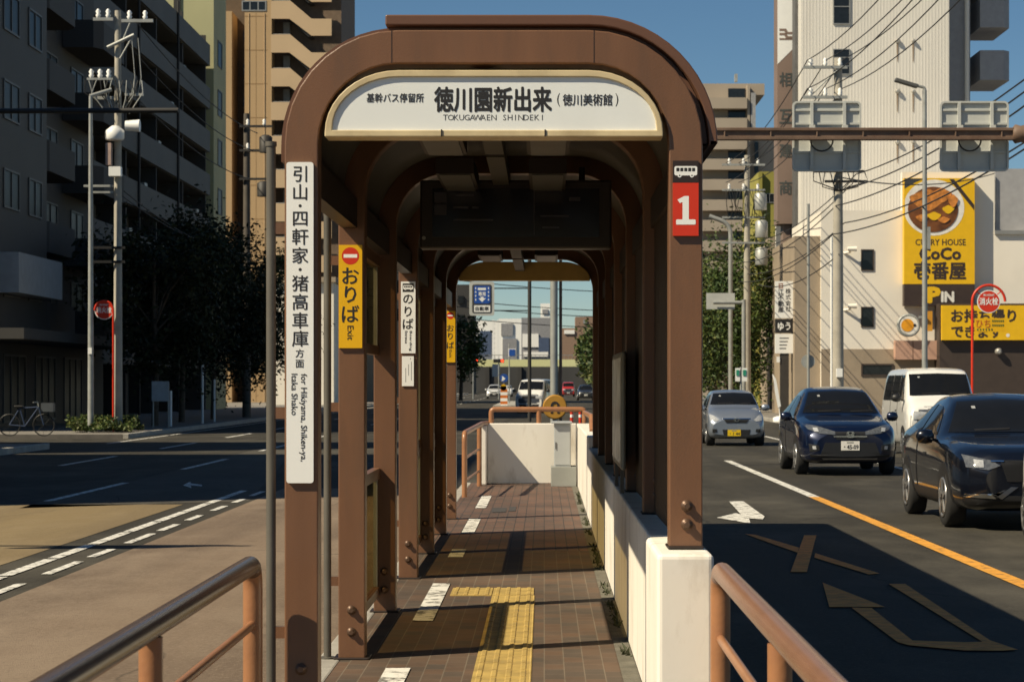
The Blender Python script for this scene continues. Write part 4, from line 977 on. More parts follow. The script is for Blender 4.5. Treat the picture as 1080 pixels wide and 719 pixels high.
# ------------------------------------------------------------------ trees and hedges
BARK = pmat('bark', (0.09, 0.065, 0.045), 0.9, var=0.3, scale=6, bump=0.4, bscale=20)
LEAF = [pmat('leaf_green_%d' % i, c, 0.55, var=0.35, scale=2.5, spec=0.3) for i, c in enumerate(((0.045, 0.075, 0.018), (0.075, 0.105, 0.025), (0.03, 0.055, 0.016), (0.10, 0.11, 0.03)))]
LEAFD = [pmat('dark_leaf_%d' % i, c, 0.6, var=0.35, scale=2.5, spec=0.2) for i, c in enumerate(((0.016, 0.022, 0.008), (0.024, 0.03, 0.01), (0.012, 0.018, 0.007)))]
def leaf_cloud(mb, c, rad, n, size, rg, clumps=26, shell=0.55, LEAF=LEAF):
    cs = []
    for i in range(clumps):
        while True:
            p = Vector((rg.uniform(-1, 1), rg.uniform(-1, 1), rg.uniform(-1, 1)))
            if shell < p.length < 1: break
        cs.append((p, rg.choice(LEAF), rg.uniform(0.16, 0.34)))
    for i in range(n):
        p, m, sp = rg.choice(cs)
        q = p + Vector((rg.gauss(0, sp), rg.gauss(0, sp), rg.gauss(0, sp * 0.8)))
        pos = Vector(c) + Vector((q.x * rad[0], q.y * rad[1], q.z * rad[2]))
        a = Vector((rg.gauss(0, 1), rg.gauss(0, 1), rg.gauss(0, 0.7))).normalized(); b = a.cross(Vector((rg.gauss(0, 1), rg.gauss(0, 1), rg.gauss(0, 1)))).normalized()
        s_ = size * rg.uniform(0.6, 1.3)
        mb.add([pos - a * s_, pos + b * s_ * 0.45, pos + a * s_, pos - b * s_ * 0.45], [(0, 1, 2, 3)], m if rg.random() < 0.8 else rg.choice(LEAF))
def tree(x, y, h, rad, n, size, label, seed, base=0.13, trunk=0.13, crown_c=None, group='street trees', leaf=LEAF):
    rg = random.Random(seed)
    t = thing('street_tree', label, 'tree', (x, y, base), group)
    cz = crown_c if crown_c else h - rad[2]
    mb = MB(); mb.tube([(x, y, base), (x + 0.05, y, h * 0.3), (x - 0.04, y + 0.05, h * 0.6), (x, y, h * 0.86)], trunk, BARK, 10, r2=trunk * 0.3)
    for i in range(9):
        a = rg.uniform(0, 6.28); z0 = h * rg.uniform(0.28, 0.6); L_ = rg.uniform(0.55, 0.9)
        e = (x + math.cos(a) * rad[0] * L_, y + math.sin(a) * rad[1] * L_, z0 + rad[2] * rg.uniform(0.3, 0.9))
        mb.tube([(x, y, z0), ((x * 0.6 + e[0] * 0.4), (y * 0.6 + e[1] * 0.4), z0 * 0.45 + e[2] * 0.55), e], trunk * 0.4, BARK, 6, r2=trunk * 0.08)
    mb.build('trunk', t)
    mb = MB(); leaf_cloud(mb, (x, y, cz), rad, n, size, rg, LEAF=leaf); mb.build('crown', t)
    return t
tree(10.95, 123, 9.4, (1.75, 2.0, 3.9), 9500, 0.13, 'nearest leafy street tree on the right pavement behind the silver car', 1)
tree(11.0, 137, 9.9, (2.0, 2.4, 4.2), 9000, 0.14, 'broad street tree below the transformers on the right pavement', 2)
tree(11.3, 150, 9.6, (2.1, 2.4, 3.9), 7000, 0.16, 'street tree third along the right pavement', 3)
tree(12.0, 165, 9.9, (2.4, 2.2, 3.9), 5000, 0.18, 'farthest street tree along the right pavement', 4)
def hedge(name, label, x0, x1, y0, y1, z0, h, n, seed, size=0.09):
    rg = random.Random(seed); mb = MB()
    for i in range(n):
        px, py = rg.uniform(x0, x1), rg.uniform(y0, y1)
        hh = h * (0.65 + 0.35 * math.sin(px * 5 + py * 3)) * rg.uniform(0.3, 1)
        a = Vector((rg.gauss(0, 1), rg.gauss(0, 1), rg.gauss(0.6, 0.8))).normalized(); b = a.cross(Vector((rg.gauss(0, 1), rg.gauss(0, 1), rg.gauss(0, 1)))).normalized()
        pos = Vector((px, py, z0 + hh)); s_ = size * rg.uniform(0.6, 1.4)
        mb.add([pos - a * s_, pos + b * s_ * 0.4, pos + a * s_, pos - b * s_ * 0.4], [(0, 1, 2, 3)], rg.choice(LEAF))
    return mb.build(name, label=label, cat='hedge')
hedge('grass_verge', 'low strip of grass by the right kerb', 10.2, 12.0, 86, 96, 0.13, 0.35, 2500, 5)
# ------------------------------------------------------------------ left side of the street
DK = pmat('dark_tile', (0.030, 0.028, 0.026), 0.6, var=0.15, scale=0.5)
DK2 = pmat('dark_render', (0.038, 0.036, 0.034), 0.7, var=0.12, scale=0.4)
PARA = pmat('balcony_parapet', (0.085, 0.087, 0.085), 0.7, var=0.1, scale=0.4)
FX = -17.6
FRAMED = pmat('dark_window_frame', (0.07, 0.07, 0.07), 0.5)
def side_win(parent, y0, y1, z0, z1, x, bars=1):
    # framed window on a wall facing the road, wall plane at x
    mb = MB(); t = 0.07
    for a in (z0, z1 - t): mb.box(x - 0.02, x + 0.05, y0, y1, a, a + t, FRAMED)
    for a in [y0 + (y1 - y0 - t) * i / (bars + 1) for i in range(bars + 2)]: mb.box(x - 0.02, x + 0.045, a, a + t, z0 + t, z1 - t, FRAMED)
    w_ = mb.build('window', parent)
    MB().box(x + 0.002, x + 0.012, y0 + t * 0.5, y1 - t * 0.5, z0 + t * 0.5, z1 - t * 0.5, GLASSL).build('pane', w_)
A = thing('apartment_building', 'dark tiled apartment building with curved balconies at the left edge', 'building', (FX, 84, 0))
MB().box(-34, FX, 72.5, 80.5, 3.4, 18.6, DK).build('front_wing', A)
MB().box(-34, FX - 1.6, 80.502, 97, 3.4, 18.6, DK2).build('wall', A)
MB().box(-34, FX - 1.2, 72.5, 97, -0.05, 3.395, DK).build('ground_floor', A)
MB().box(FX - 1.6, FX + 1.0, 72.6, 96, 3.1, 3.45, DK2).build('awning', A)
for fl in range(5):
    z = 3.6 + fl * 2.9
    side_win(A, 74.0, 76.2, z + 0.9, z + 2.2, FX); side_win(A, 77.6, 79.6, z + 0.9, z + 2.2, FX)
    for k in range(3):
        side_win(A, 82.2 + k * 5, 84.6 + k * 5, z + 0.3, z + 2.2, FX - 1.6)
    p = [(FX - 1.58, 80.6), (FX - 0.35, 80.6), (FX - 0.05, 81.2), (FX - 0.05, 85.6), (FX - 0.4, 86.3), (FX - 1.58, 86.3)]
    MB().prism(p, z - 0.15, z + 0.95, DK2, 'xy').build('balcony', A)
    p = [(FX - 1.58, 90.6), (FX - 0.35, 90.6), (FX - 0.05, 91.2), (FX - 0.05, 95.6), (FX - 0.4, 96.3), (FX - 1.58, 96.3)]
    MB().prism(p, z - 0.15, z + 0.95, DK2, 'xy').build('balcony', A)
for y0 in (74, 79, 84, 89):
    side_win(A, y0, y0 + 3.4, 0.3, 2.7, FX - 1.2, 2)
MB().box(FX + 0.001, FX + 0.7, 73.2, 79.8, 4.6, 5.9, pmat('pale_panel', (0.30, 0.33, 0.36), 0.4, var=0.1)).build('balcony_screen', A)
# balcony building
BX = -20.0
Bb = thing('balcony_building', 'long shaded building with stacked concrete balconies on the left', 'building', (BX, 118, 0))
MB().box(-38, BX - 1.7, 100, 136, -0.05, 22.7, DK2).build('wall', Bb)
for fl in range(8):
    z = 2.6 + fl * 2.58
    MB().box(BX - 0.14, BX, 101, 136.2, z, z + 1.25, PARA).box(BX - 1.69, BX - 0.141, 101, 136.2, z - 0.02, z + 0.14, PARA).build('balcony', Bb)
    for k in range(8):
        side_win(Bb, 102.2 + k * 4.2, 105.2 + k * 4.2, z + 0.2, z + 2.1, BX - 1.7)
for k in range(5): MB().box(BX - 1.6, BX - 0.16, 101 + k * 8.6, 101.2 + k * 8.6, 0, 22.4, DK2).build('divider', Bb)
for fl in range(8):
    for k in range(8):
        MB().box(BX - 1.0, BX - 0.3, 103 + k * 4.2 + (fl * 7 + k * 3) % 5 * 0.3, 103.8 + k * 4.2 + (fl * 7 + k * 3) % 5 * 0.3, 2.6 + fl * 2.58 + 1.0, 2.6 + fl * 2.58 + 1.55, FRAME).build('air_conditioner', Bb) if (fl * 5 + k * 3) % 4 == 0 else None
for y in (112, 124): MB().tube([(BX + 0.06, y, 0), (BX + 0.06, y, 22.5)], 0.07, DK, 8).build('downpipe', Bb)
Cb = thing('pale_tower', 'pale olive tower rising behind the balcony building', 'building', (-24, 140, 0))
MB().box(-31, -19.9, 137, 142.3, -0.05, 27, pmat('pale_olive', (0.42, 0.40, 0.22), 0.7, var=0.08, scale=0.3)).build('wall', Cb)
for fl in range(7): side_win(Cb, 138.6, 140.4, 3 + fl * 3, 4.6 + fl * 3, -19.9, 0)
MB().box(-22.3, -21.9, 136.9, 136.99, 22, 26.9, DK).build('joint_strip', Cb)
# neighbours whose shade falls on the left lanes
Nb = thing('corner_building', 'dark office building on the left standing nearest the platform', 'building', (-22, 38, 0))
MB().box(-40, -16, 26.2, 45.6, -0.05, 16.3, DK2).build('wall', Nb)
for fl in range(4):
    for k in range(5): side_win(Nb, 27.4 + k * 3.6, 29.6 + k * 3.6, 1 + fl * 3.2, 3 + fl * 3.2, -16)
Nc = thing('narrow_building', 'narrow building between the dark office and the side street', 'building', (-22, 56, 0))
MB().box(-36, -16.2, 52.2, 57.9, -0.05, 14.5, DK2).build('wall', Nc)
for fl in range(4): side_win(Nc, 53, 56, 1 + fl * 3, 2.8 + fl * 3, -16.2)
# orange building far left
Y = 190.0; S = F / Y
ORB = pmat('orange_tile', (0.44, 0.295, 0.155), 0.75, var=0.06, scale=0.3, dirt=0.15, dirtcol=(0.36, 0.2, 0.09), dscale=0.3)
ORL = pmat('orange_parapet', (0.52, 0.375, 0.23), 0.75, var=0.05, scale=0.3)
Ob = thing('orange_building', 'sunlit orange tiled apartment tower with a zigzag outdoor staircase', 'building', (PX(295, Y), Y, 0))
MB().box(PX(190, Y), PX(244.5, Y), Y, Y + 16, -0.05, PZ(12, Y), ORB).build('left_bay', Ob)
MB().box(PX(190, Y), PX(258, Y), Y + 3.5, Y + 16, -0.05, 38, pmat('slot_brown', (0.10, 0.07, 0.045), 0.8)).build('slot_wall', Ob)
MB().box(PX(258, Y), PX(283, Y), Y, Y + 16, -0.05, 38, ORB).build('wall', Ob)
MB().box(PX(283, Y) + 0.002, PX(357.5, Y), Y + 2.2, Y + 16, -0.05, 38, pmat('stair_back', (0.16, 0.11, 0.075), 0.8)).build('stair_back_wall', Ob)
z6 = lambda l, dy: [(PX(235 + a / 4.49, Y), PZ(b / 4.49 + dy, Y)) for a, b in l]
for k in range(-2, 11):
    p = z6([(228, 5), (320, 5), (420, 90), (515, 90), (515, 170), (420, 170), (315, 90), (228, 90)], k * 35.6)
    MB().prism(p[::-1], Y - 0.02, Y + 0.22, ORL).build('stair_parapet', Ob)
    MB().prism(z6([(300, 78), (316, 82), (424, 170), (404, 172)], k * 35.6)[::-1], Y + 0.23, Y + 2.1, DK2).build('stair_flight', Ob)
MB().box(PX(281.5, Y), PX(286.5, Y), Y - 0.01, Y + 2, -0.05, 38, ORB).build('stair_pier', Ob)
for k in range(-1, 10):
    MB().box(PX(258.2, Y), PX(282.5, Y), Y - 0.012, Y - 0.002, PZ(53 + k * 35.6, Y) - 0.03, PZ(53 + k * 35.6, Y) + 0.03, pmat('tile_joint', (0.30, 0.18, 0.08), 0.8)).build('joint', Ob)
    MB().box(PX(251, Y), PX(256, Y), Y + 3.44, Y + 3.49, PZ(36 + k * 35.6, Y), PZ(26 + k * 35.6, Y), GLASSDK).build('window', Ob)
for x in (262.5, 279): MB().tube([(PX(x, Y), Y - 0.04, 0), (PX(x, Y), Y - 0.04, PZ(14, Y))], 0.025, ORL, 6).build('downpipe', Ob)
MB().box(PX(269.8, Y), PX(270.2, Y), Y - 0.011, Y - 0.003, 0.1, PZ(14, Y), pmat('tile_joint', (0.30, 0.18, 0.08), 0.8)).build('joint', Ob)
for k in range(10):
    MB().box(PX(296, Y), PX(303, Y), Y + 1.9, Y + 2.19, PZ(18 + k * 35.6 + 17, Y), PZ(18 + k * 35.6 + 2, Y), pmat('door_grey', (0.28, 0.27, 0.25), 0.5)).build('door', Ob)
    MB().tube([(PX(286.6, Y), Y + 0.1, PZ(0.6 + k * 35.6, Y)), (PX(306, Y), Y + 0.1, PZ(0.6 + k * 35.6, Y))], 0.035, FRAME, 6).build('handrail', Ob)
window(Ob, PX(255, Y), PX(281, Y), PZ(12, Y), PZ(1, Y), Y, bars=2)
# white house and low shops left, behind the trees
Y = 168
t = thing('white_house', 'sunlit white house below the orange tower behind the trees', 'building', (PX(300, Y), Y, 0))
bpx(286, 352, 298, None, Y, 7, PLASTER).build('wall', t)
for x in (292, 318): window(t, PX(x, Y), PX(x + 12, Y), PZ(350, Y), PZ(330, Y), Y)
bpx(284, 354, 292, 297.5, Y - 0.4, 8, TANW).build('roof', t)
Y = 200
t = thing('tan_building', 'tan building glimpsed between the left posts of the shelter', 'building', (PX(400, Y), Y, 0))
bpx(359, 470, 250, None, Y, 12, pmat('tan_far', (0.40, 0.33, 0.24), 0.8, var=0.1, scale=0.2)).build('wall', t)
for x in (364, 380, 397, 414, 431, 448):
    for y in (265, 295, 325): window(t, PX(x, Y), PX(x + 9, Y), PZ(y + 14, Y), PZ(y, Y), Y)
# left street trees, in the shade
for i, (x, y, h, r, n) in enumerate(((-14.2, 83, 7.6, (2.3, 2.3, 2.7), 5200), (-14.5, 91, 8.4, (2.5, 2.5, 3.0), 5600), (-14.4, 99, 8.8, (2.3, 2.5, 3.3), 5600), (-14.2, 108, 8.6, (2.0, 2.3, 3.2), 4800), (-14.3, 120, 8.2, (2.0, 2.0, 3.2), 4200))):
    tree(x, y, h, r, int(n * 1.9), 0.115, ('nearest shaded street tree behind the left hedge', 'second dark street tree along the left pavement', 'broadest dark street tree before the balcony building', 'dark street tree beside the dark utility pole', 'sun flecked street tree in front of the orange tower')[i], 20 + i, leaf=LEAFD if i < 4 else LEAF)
# utility pole with many fittings and the lamp pole beside it
LX, LY = -13.6, 72.6
t = upole(LX, LY, 13.55, 0.125, 'sunlit utility pole with crossarms rising from the left hedge')
arm(t, LX + 0.15, LX + 1.15, LY - 0.18, 13.2, n=2); arm(t, LX - 0.75, LX - 0.12, LY - 0.18, 13.25, n=2)
MB().tube([(LX - 0.3, LY - 0.2, 12.35), (LX + 0.55, LY - 0.2, 12.75)], 0.06, GALV, 8).build('crossarm', t)
MB().tube([(LX + 0.1, LY - 0.2, 12.0), (LX + 0.5, LY - 0.2, 12.7)], 0.025, GALV, 6).build('brace', t)
MB().tube([(LX + 0.2, LY - 0.2, 12.6), (LX + 0.45, LY - 0.2, 13.2)], 0.025, GALV, 6).build('brace', t)
arm(t, LX - 0.95, LX - 0.12, LY - 0.18, 11.35, n=3, h=0.035); arm(t, LX + 0.25, LX + 0.85, LY - 0.18, 10.85, n=0, h=0.04); arm(t, LX - 0.75, LX - 0.1, LY - 0.18, 10.75, n=0)
arm(t, LX - 1.05, LX - 0.12, LY - 0.18, 7.95, n=0, h=0.035); arm(t, LX - 0.75, LX - 0.12, LY - 0.18, 7.75, n=0, h=0.03)
MB().box(LX - 0.32, LX - 0.15, LY - 0.4, LY - 0.1, 8.6, 9.3, pmat('pole_box', (0.42, 0.3, 0.25), 0.6)).build('switch_box', t)
MB().box(LX - 0.22, LX + 0.16, LY - 0.42, LY - 0.13, 8.25, 8.55, SIGNW).build('switch_box', t)
MB().lathe([(0.26, 9.4), (0.30, 9.45), (0.30, 9.7), (0.12, 9.85)], SIGNW, (LX - 0.05, LY - 0.25, 0), seg=10).build('insulator_cap', t)
mb = MB()
for i in range(16):
    x = LX - 1.0 + i * 0.12; mb.tube([(x, LY - 0.22, 11.3), (x + 0.15 * math.sin(i * 1.7), LY - 0.3, 10.9 - 0.1 * (i % 3)), (x * 0.5 + LX * 0.5, LY - 0.22, 10.55 - 0.1 * (i % 4))], 0.018, GALV if i % 2 else BLACK, 5)
for x in (0.48, 0.68): mb.tube([(LX + x, LY - 0.2, 12.65), (LX + x + 0.1, LY - 0.2, 11.4), (LX + x, LY - 0.2, 10.9)], 0.015, GALV, 5)
mb.build('jumper_cables', t)
MB().lathe([(0.16, -0.25), (0.2, 0.2)], SIGNW, (LX + 0.55, LY - 0.3, 9.85), 'x', 10).build('speaker_horn', t)
for z in (5.95, 5.5): MB().box(LX - 0.75, LX + 0.25, LY - 0.2, LY - 0.13, z, z + 0.08, BLACK).build('strap', t)
t = thing('lamp_pole', 'slim grey steel pole joined by an arm to the sunlit utility pole', 'pole', (-14.35, LY, 0.13))
MB().tube([(-14.35, LY - 0.6, 0.13), (-14.35, LY - 0.6, 10.75)], 0.10, GALV, 12, r2=0.06).build('pole', t)
MB().tube([(-14.38, LY - 0.6, 10.75), (-13.75, LY - 0.3, 11.0)], 0.06, GALV, 8).build('arm', t)
MB().box(-14.41, -14.29, LY - 0.75, LY - 0.69, 2.6, 2.8, SIGNW).build('label_plate', t)
hydrant_sign('red round fire hydrant sign between the two poles at the left hedge', 119.5, 72.2, 0, (109.7, 327, 10.0), 0, -1)
hedge('hedge', 'low leafy hedge around the foot of the left poles', -15.0, -12.95, 71.2, 73.8, 0.13, 0.55, 5200, 9, 0.06)
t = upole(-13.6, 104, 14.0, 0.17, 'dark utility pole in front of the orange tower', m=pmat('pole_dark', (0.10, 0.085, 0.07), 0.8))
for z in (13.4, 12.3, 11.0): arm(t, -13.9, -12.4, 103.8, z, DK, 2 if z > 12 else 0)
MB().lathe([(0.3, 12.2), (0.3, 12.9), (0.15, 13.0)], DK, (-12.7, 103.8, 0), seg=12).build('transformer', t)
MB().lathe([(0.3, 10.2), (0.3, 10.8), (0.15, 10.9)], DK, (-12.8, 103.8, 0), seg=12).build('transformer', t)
for z, dx in ((13.3, 0.5), (12.5, 0.3), (11.2, 0.2), (8.0, -0.3), (7.8, 0.2)):
    wire((LX + dx, LY, z), (-13.6 + dx, 104, z - 0.2), 0.5, 0.02, label='black line strung between the utility poles of the left pavement', group='left overhead wires')
# dark gantry arm reaching in from the left
t = thing('signal_gantry', 'dark thin gantry arm reaching in from the left edge', 'gantry', (-16, 60, 0.13))
MB().tube([(-15.6, 60, 0.13), (-15.6, 60, PZ(113, 60))], 0.12, DK, 10).build('post', t)
MB().tube([(-15.6, 60, PZ(117.5, 60)), (PX(188, 60), 60, PZ(116.5, 60))], 0.07, DK, 8).build('arm', t)
# overhead sign gantry just outside the view, its shadow crosses the tan lane
t = thing('lane_sign_gantry', 'grey overhead lane sign gantry over the left lanes', 'gantry', (-13.4, 20.3, 0.13))
MB().tube([(-13.4, 20.3, 0.13), (-13.4, 20.3, 6.1)], 0.12, GALV, 10).build('post', t)
MB().tube([(-13.4, 20.3, 6.0), (-8.4, 20.3, 6.0)], 0.07, GALV, 8).build('arm', t)
MB().box(-10.4, -9.0, 20.1, 20.2, 5.6, 6.5, SBACK).build('panel', t)
# signboard, posts, parked bicycle on the left pavement
t = thing('notice_stand', 'pale free standing board under the left street trees', 'board', (PX(169, 80), 80, 0.13))
bpx(160, 178, 402, 423, 80, 0.06, pmat('board_pale', (0.35, 0.40, 0.43), 0.5)).build('panel', t)
for x in (161, 177): MB().tube([(PX(x, 80), 80.1, 0.13), (PX(x, 80), 80.1, 1.6)], 0.03, GALV, 6).build('post', t)
for i, (x, yt, Yp) in enumerate(((213.5, 385, 88), (180, 412, 82), (226, 400, 92))):
    MB().tube([(PX(x, Yp), Yp, 0.13), (PX(x, Yp), Yp, PZ(yt, Yp))], 0.05, SIGNW, 8).build('marker_post', label=('tallest thin pale post under the left trees', 'short pale post beside the pale board', 'pale post farthest along under the left trees')[i], cat='post')
def bicycle(x, y):
    t = thing('bicycle', 'blue bicycle standing in the shade on the left pavement', 'bicycle', (x, y, 0.13))
    BL = pmat('bike_blue', (0.03, 0.05, 0.10), 0.4)
    for dx in (-0.5, 0.5):
        w_ = MB().tube([(x + dx + 0.31 * math.cos(a), y, 0.46 + 0.31 * math.sin(a)) for a in [2 * math.pi * k / 24 for k in range(25)]], 0.02, BLACK, 6, cap=False).build('wheel', t)
        mb = MB()
        for k in range(8): mb.tube([(x + dx, y, 0.46), (x + dx + 0.3 * math.cos(k * 0.785), y, 0.46 + 0.3 * math.sin(k * 0.785))], 0.004, BLACK, 4)
        mb.build('spokes', w_)
    p = {'r': (x - 0.5, y, 0.46), 'b': (x - 0.05, y, 0.42), 's': (x - 0.2, y, 0.95), 'h': (x + 0.35, y, 0.98), 'f': (x + 0.5, y, 0.46)}
    mb = MB()
    for a, b in ('rb', 'bs', 'sh', 'bh', 'rs', 'hf'): mb.tube([p[a], p[b]], 0.02, BL, 8)
    mb.build('frame', t)
    MB().obox((x - 0.22, y, 1.0), (1, 0, 0), (0, 1, 0), (0, 0, 1), 0.13, 0.07, 0.03, BLACK).build('saddle', t, bevel=0.02)
    MB().tube([(x + 0.35, y, 0.98), (x + 0.33, y, 1.12)], 0.015, GALV, 6).tube([(x + 0.25, y - 0.28, 1.12), (x + 0.33, y, 1.13), (x + 0.25, y + 0.28, 1.12)], 0.014, GALV, 6).build('handlebar', t)
    MB().box(x + 0.45, x + 0.8, y - 0.15, y + 0.15, 0.85, 1.1, pmat('bike_basket', (0.08, 0.09, 0.10), 0.4)).build('basket', t)
bicycle(PX(24, 66), 66.5)
# ------------------------------------------------------------------ far end of the street
Y = 400.0
FB = thing('footbridge', 'pale yellow green footbridge girder crossing the far end of the street', 'bridge', (PX(560, Y), Y, 0))
bpx(440, 700, 379, 386.5, Y, 3, pmat('girder_pale', (0.66, 0.66, 0.36), 0.5, var=0.05)).build('girder', FB)
mb = MB()
for i in range(60):
    x = PX(440 + i * 4.3, Y); mb.box(x, x + 0.06, Y, Y + 0.06, PZ(379, Y), PZ(374.5, Y), FRAME)
mb.box(PX(440, Y), PX(700, Y), Y, Y + 0.08, PZ(374.7, Y), PZ(374, Y), FRAME); mb.build('railing', FB)
for x in (484, 640): bpx(x, x + 4, 386.5, None, Y + 1, 1, DK2).build('pier', FB)
FARD = pmat('far_dark', (0.05, 0.05, 0.05), 0.8, var=0.2, scale=0.1)
Y = 430
t = thing('bridge_shade_block', 'dark low block standing in for the shade under the far footbridge', 'building', (PX(560, Y), Y, 0))
bpx(470, 680, 385, None, Y, 10, FARD).build('wall', t)  # dark block added as the shade below the footbridge girder
for i in range(6): bpx(478 + i * 34, 482 + i * 34, 386, None, Y - 0.5, 0.48, DK2).build('pier', t)
FW = pmat('far_white', (0.86, 0.85, 0.81), 0.8, var=0.05, scale=0.1); FG = pmat('far_grey', (0.25, 0.25, 0.26), 0.8); FBL = pmat('far_blue', (0.06, 0.09, 0.16), 0.6)
FBR = pmat('far_brown', (0.26, 0.17, 0.12), 0.8, var=0.1); 
def far(name, label, x0, x1, yt, Y, m, wins=(), d=12):
    t = thing(name, label, 'building', (PX((x0 + x1) / 2, Y), Y, 0), 'distant buildings beyond the footbridge')
    bpx(x0, x1, yt, None, Y, d, m).build('wall', t)
    for (a, b, c, e, mm) in wins: bpx(a, b, c, e, Y - 0.3, 0.28, mm).build('window', t)
    return t
far('white_building', 'large white building with a square dark opening beyond the footbridge', 526, 550, 336, 470, FW, [(528.5, 541, 341, 354, FG), (530, 545, 357, 379, FG)])
far('white_building', 'wide white roofed hall at the left of the far opening', 497, 526, 338, 500, FW, [(506, 518, 349, 376, FBL), (498, 504, 350, 376, FG)])
far('grey_building', 'grey flat building with white lower floor beyond the footbridge', 550, 582, 335, 520, FG, [(551, 568, 352, 366, FW), (568, 579, 356, 371, FBL), (552, 578, 371, 376, FW)])
far('tower_house', 'small white tower with a dark cap in the far middle', 570, 580, 320, 560, FW, [(572, 578, 326, 331, FG)])
far('brown_building', 'brown block at the right side of the far opening', 592, 640, 346, 480, FBR, [(595, 606, 348, 352, FW)] + [(610 + i * 6, 613 + i * 6, 358, 368, FG) for i in range(4)])
far('brown_building', 'stepped brown block highest at the right of the far opening', 607, 630, 334, 520, FBR, [(615, 619, 337, 341, FG)])
far('dark_building', 'dark block at the far left behind the blue lane sign', 440, 500, 300, 380, DK2, [(450 + i * 11, 456 + i * 11, y, y + 8, GLASSDK) for i in range(4) for y in (312, 332, 352)])
Y = 460
t = thing('lattice_mast', 'white stair tower with ladder bars left of the far white building', 'tower', (PX(523, Y), Y, 0))
for x in (520.5, 525.5): MB().box(PX(x, Y) - 0.2, PX(x, Y) + 0.2, Y - 3, Y - 2.6, 0, PZ(338, Y), FW).build('leg', t)
for i in range(9): MB().box(PX(520.7, Y), PX(525.3, Y), Y - 2.95, Y - 2.65, PZ(342 + i * 5, Y) - 0.15, PZ(342 + i * 5, Y) + 0.15, FW).build('rung', t)
bpx(519, 527, 384, 397, 395, 0.2, FW).build('hanging_sign', label='white rectangular sign hanging under the far footbridge', cat='sign')
tree(PX(486, 210), 210, 7.6, (1.6, 2.5, 2.6), 2600, 0.22, 'dark street tree at the far left edge of the shelter opening', 41, trunk=0.2)
tree(PX(620, 300), 300, 8.6, (1.4, 3, 3.4), 2200, 0.28, 'green tree at the right side of the far opening', 42, trunk=0.2)
tree(PX(636, 250), 250, 9.0, (1.8, 3, 3.6), 2200, 0.3, 'far green tree behind the right posts of the shelter', 43, trunk=0.2)
# blue lane sign on its pole
Y = 100.0; S = F / Y
t = thing('lane_sign', 'blue bus lane sign with white arrow on a bracket in the far opening', 'road sign', (PX(558.5, Y), Y, 0))
BLUE = pmat('sign_blue', (0.015, 0.08, 0.36), 0.4)
MB().prism(rrect(PX(495, Y), PX(521.3, Y), PZ(332.8, Y), PZ(297, Y), 0.1), Y, Y + 0.05, SBACK).build('panel', t)
mb = MB().prism(rrect(PX(498, Y), PX(518.5, Y), PZ(330, Y), PZ(300, Y), 0.08), Y - 0.012, Y - 0.002, GREY)
mb.prism(rrect(PX(500, Y), PX(517, Y), PZ(320, Y), PZ(301.5, Y), 0.06), Y - 0.022, Y - 0.014, BLUE)
mb.poly([(PX(x, Y), Y - 0.024, PZ(y, Y)) for x, y in ((504, 303.5), (512.5, 303.5), (512.5, 306), (504, 306))][::-1], SIGNW)
mb.text('専用', SIGNW, (PX(508.4, Y), Y - 0.024, PZ(310, Y)), w=7.5 / S, h=4.4 / S, bold=0.02)
mb.poly([(PX(x, Y), Y - 0.024, PZ(y, Y)) for x, y in ((507, 313), (510, 313), (510, 314.5), (512.5, 314.5), (508.5, 318.5), (504.5, 314.5), (507, 314.5))][::-1], SIGNW)
for x in (501.7, 515.2):
    for y in (304, 308, 312, 316): mb.poly([(PX(x - 0.5, Y), Y - 0.024, PZ(y + 1, Y)), (PX(x + 0.5, Y), Y - 0.024, PZ(y + 1, Y)), (PX(x + 0.5, Y), Y - 0.024, PZ(y - 1, Y)), (PX(x - 0.5, Y), Y - 0.024, PZ(y - 1, Y))], SIGNW)
mb.poly([(PX(x, Y), Y - 0.02, PZ(y, Y)) for x, y in ((500, 322), (517, 322), (517, 329), (500, 329))][::-1], SIGNW)
mb.text('自動車', INK, (PX(508.5, Y), Y - 0.024, PZ(325.5, Y)), w=14 / S, h=4.2 / S, bold=0.02)
mb.build('face', t)
MB().tube([(PX(558.5, Y), Y, 0), (PX(558.5, Y), Y, 8)], 0.085, DK2, 10).build('post', t)
for y in (304, 327.5): MB().tube([(PX(521, Y), Y + 0.03, PZ(y, Y)), (PX(558, Y), Y + 0.03, PZ(y, Y))], 0.03, BLACK, 6).build('bracket_arm', t)
# second small blue sign
Y = 180.0
t = thing('bus_lane_sign', 'small blue square sign far down the street below the footbridge', 'road sign', (PX(539.5, Y), Y, 0))
bpx(536, 544, 367.5, 376, Y, 0.05, SIGNW).build('panel', t); bpx(536.8, 543.2, 368.3, 375.2, Y - 0.03, 0.02, BLUE).build('blue_field', t)
MB().tube([(PX(537, Y), Y + 0.15, 0), (PX(537, Y), Y + 0.15, PZ(362, Y))], 0.05, GALV, 8).build('post', t)
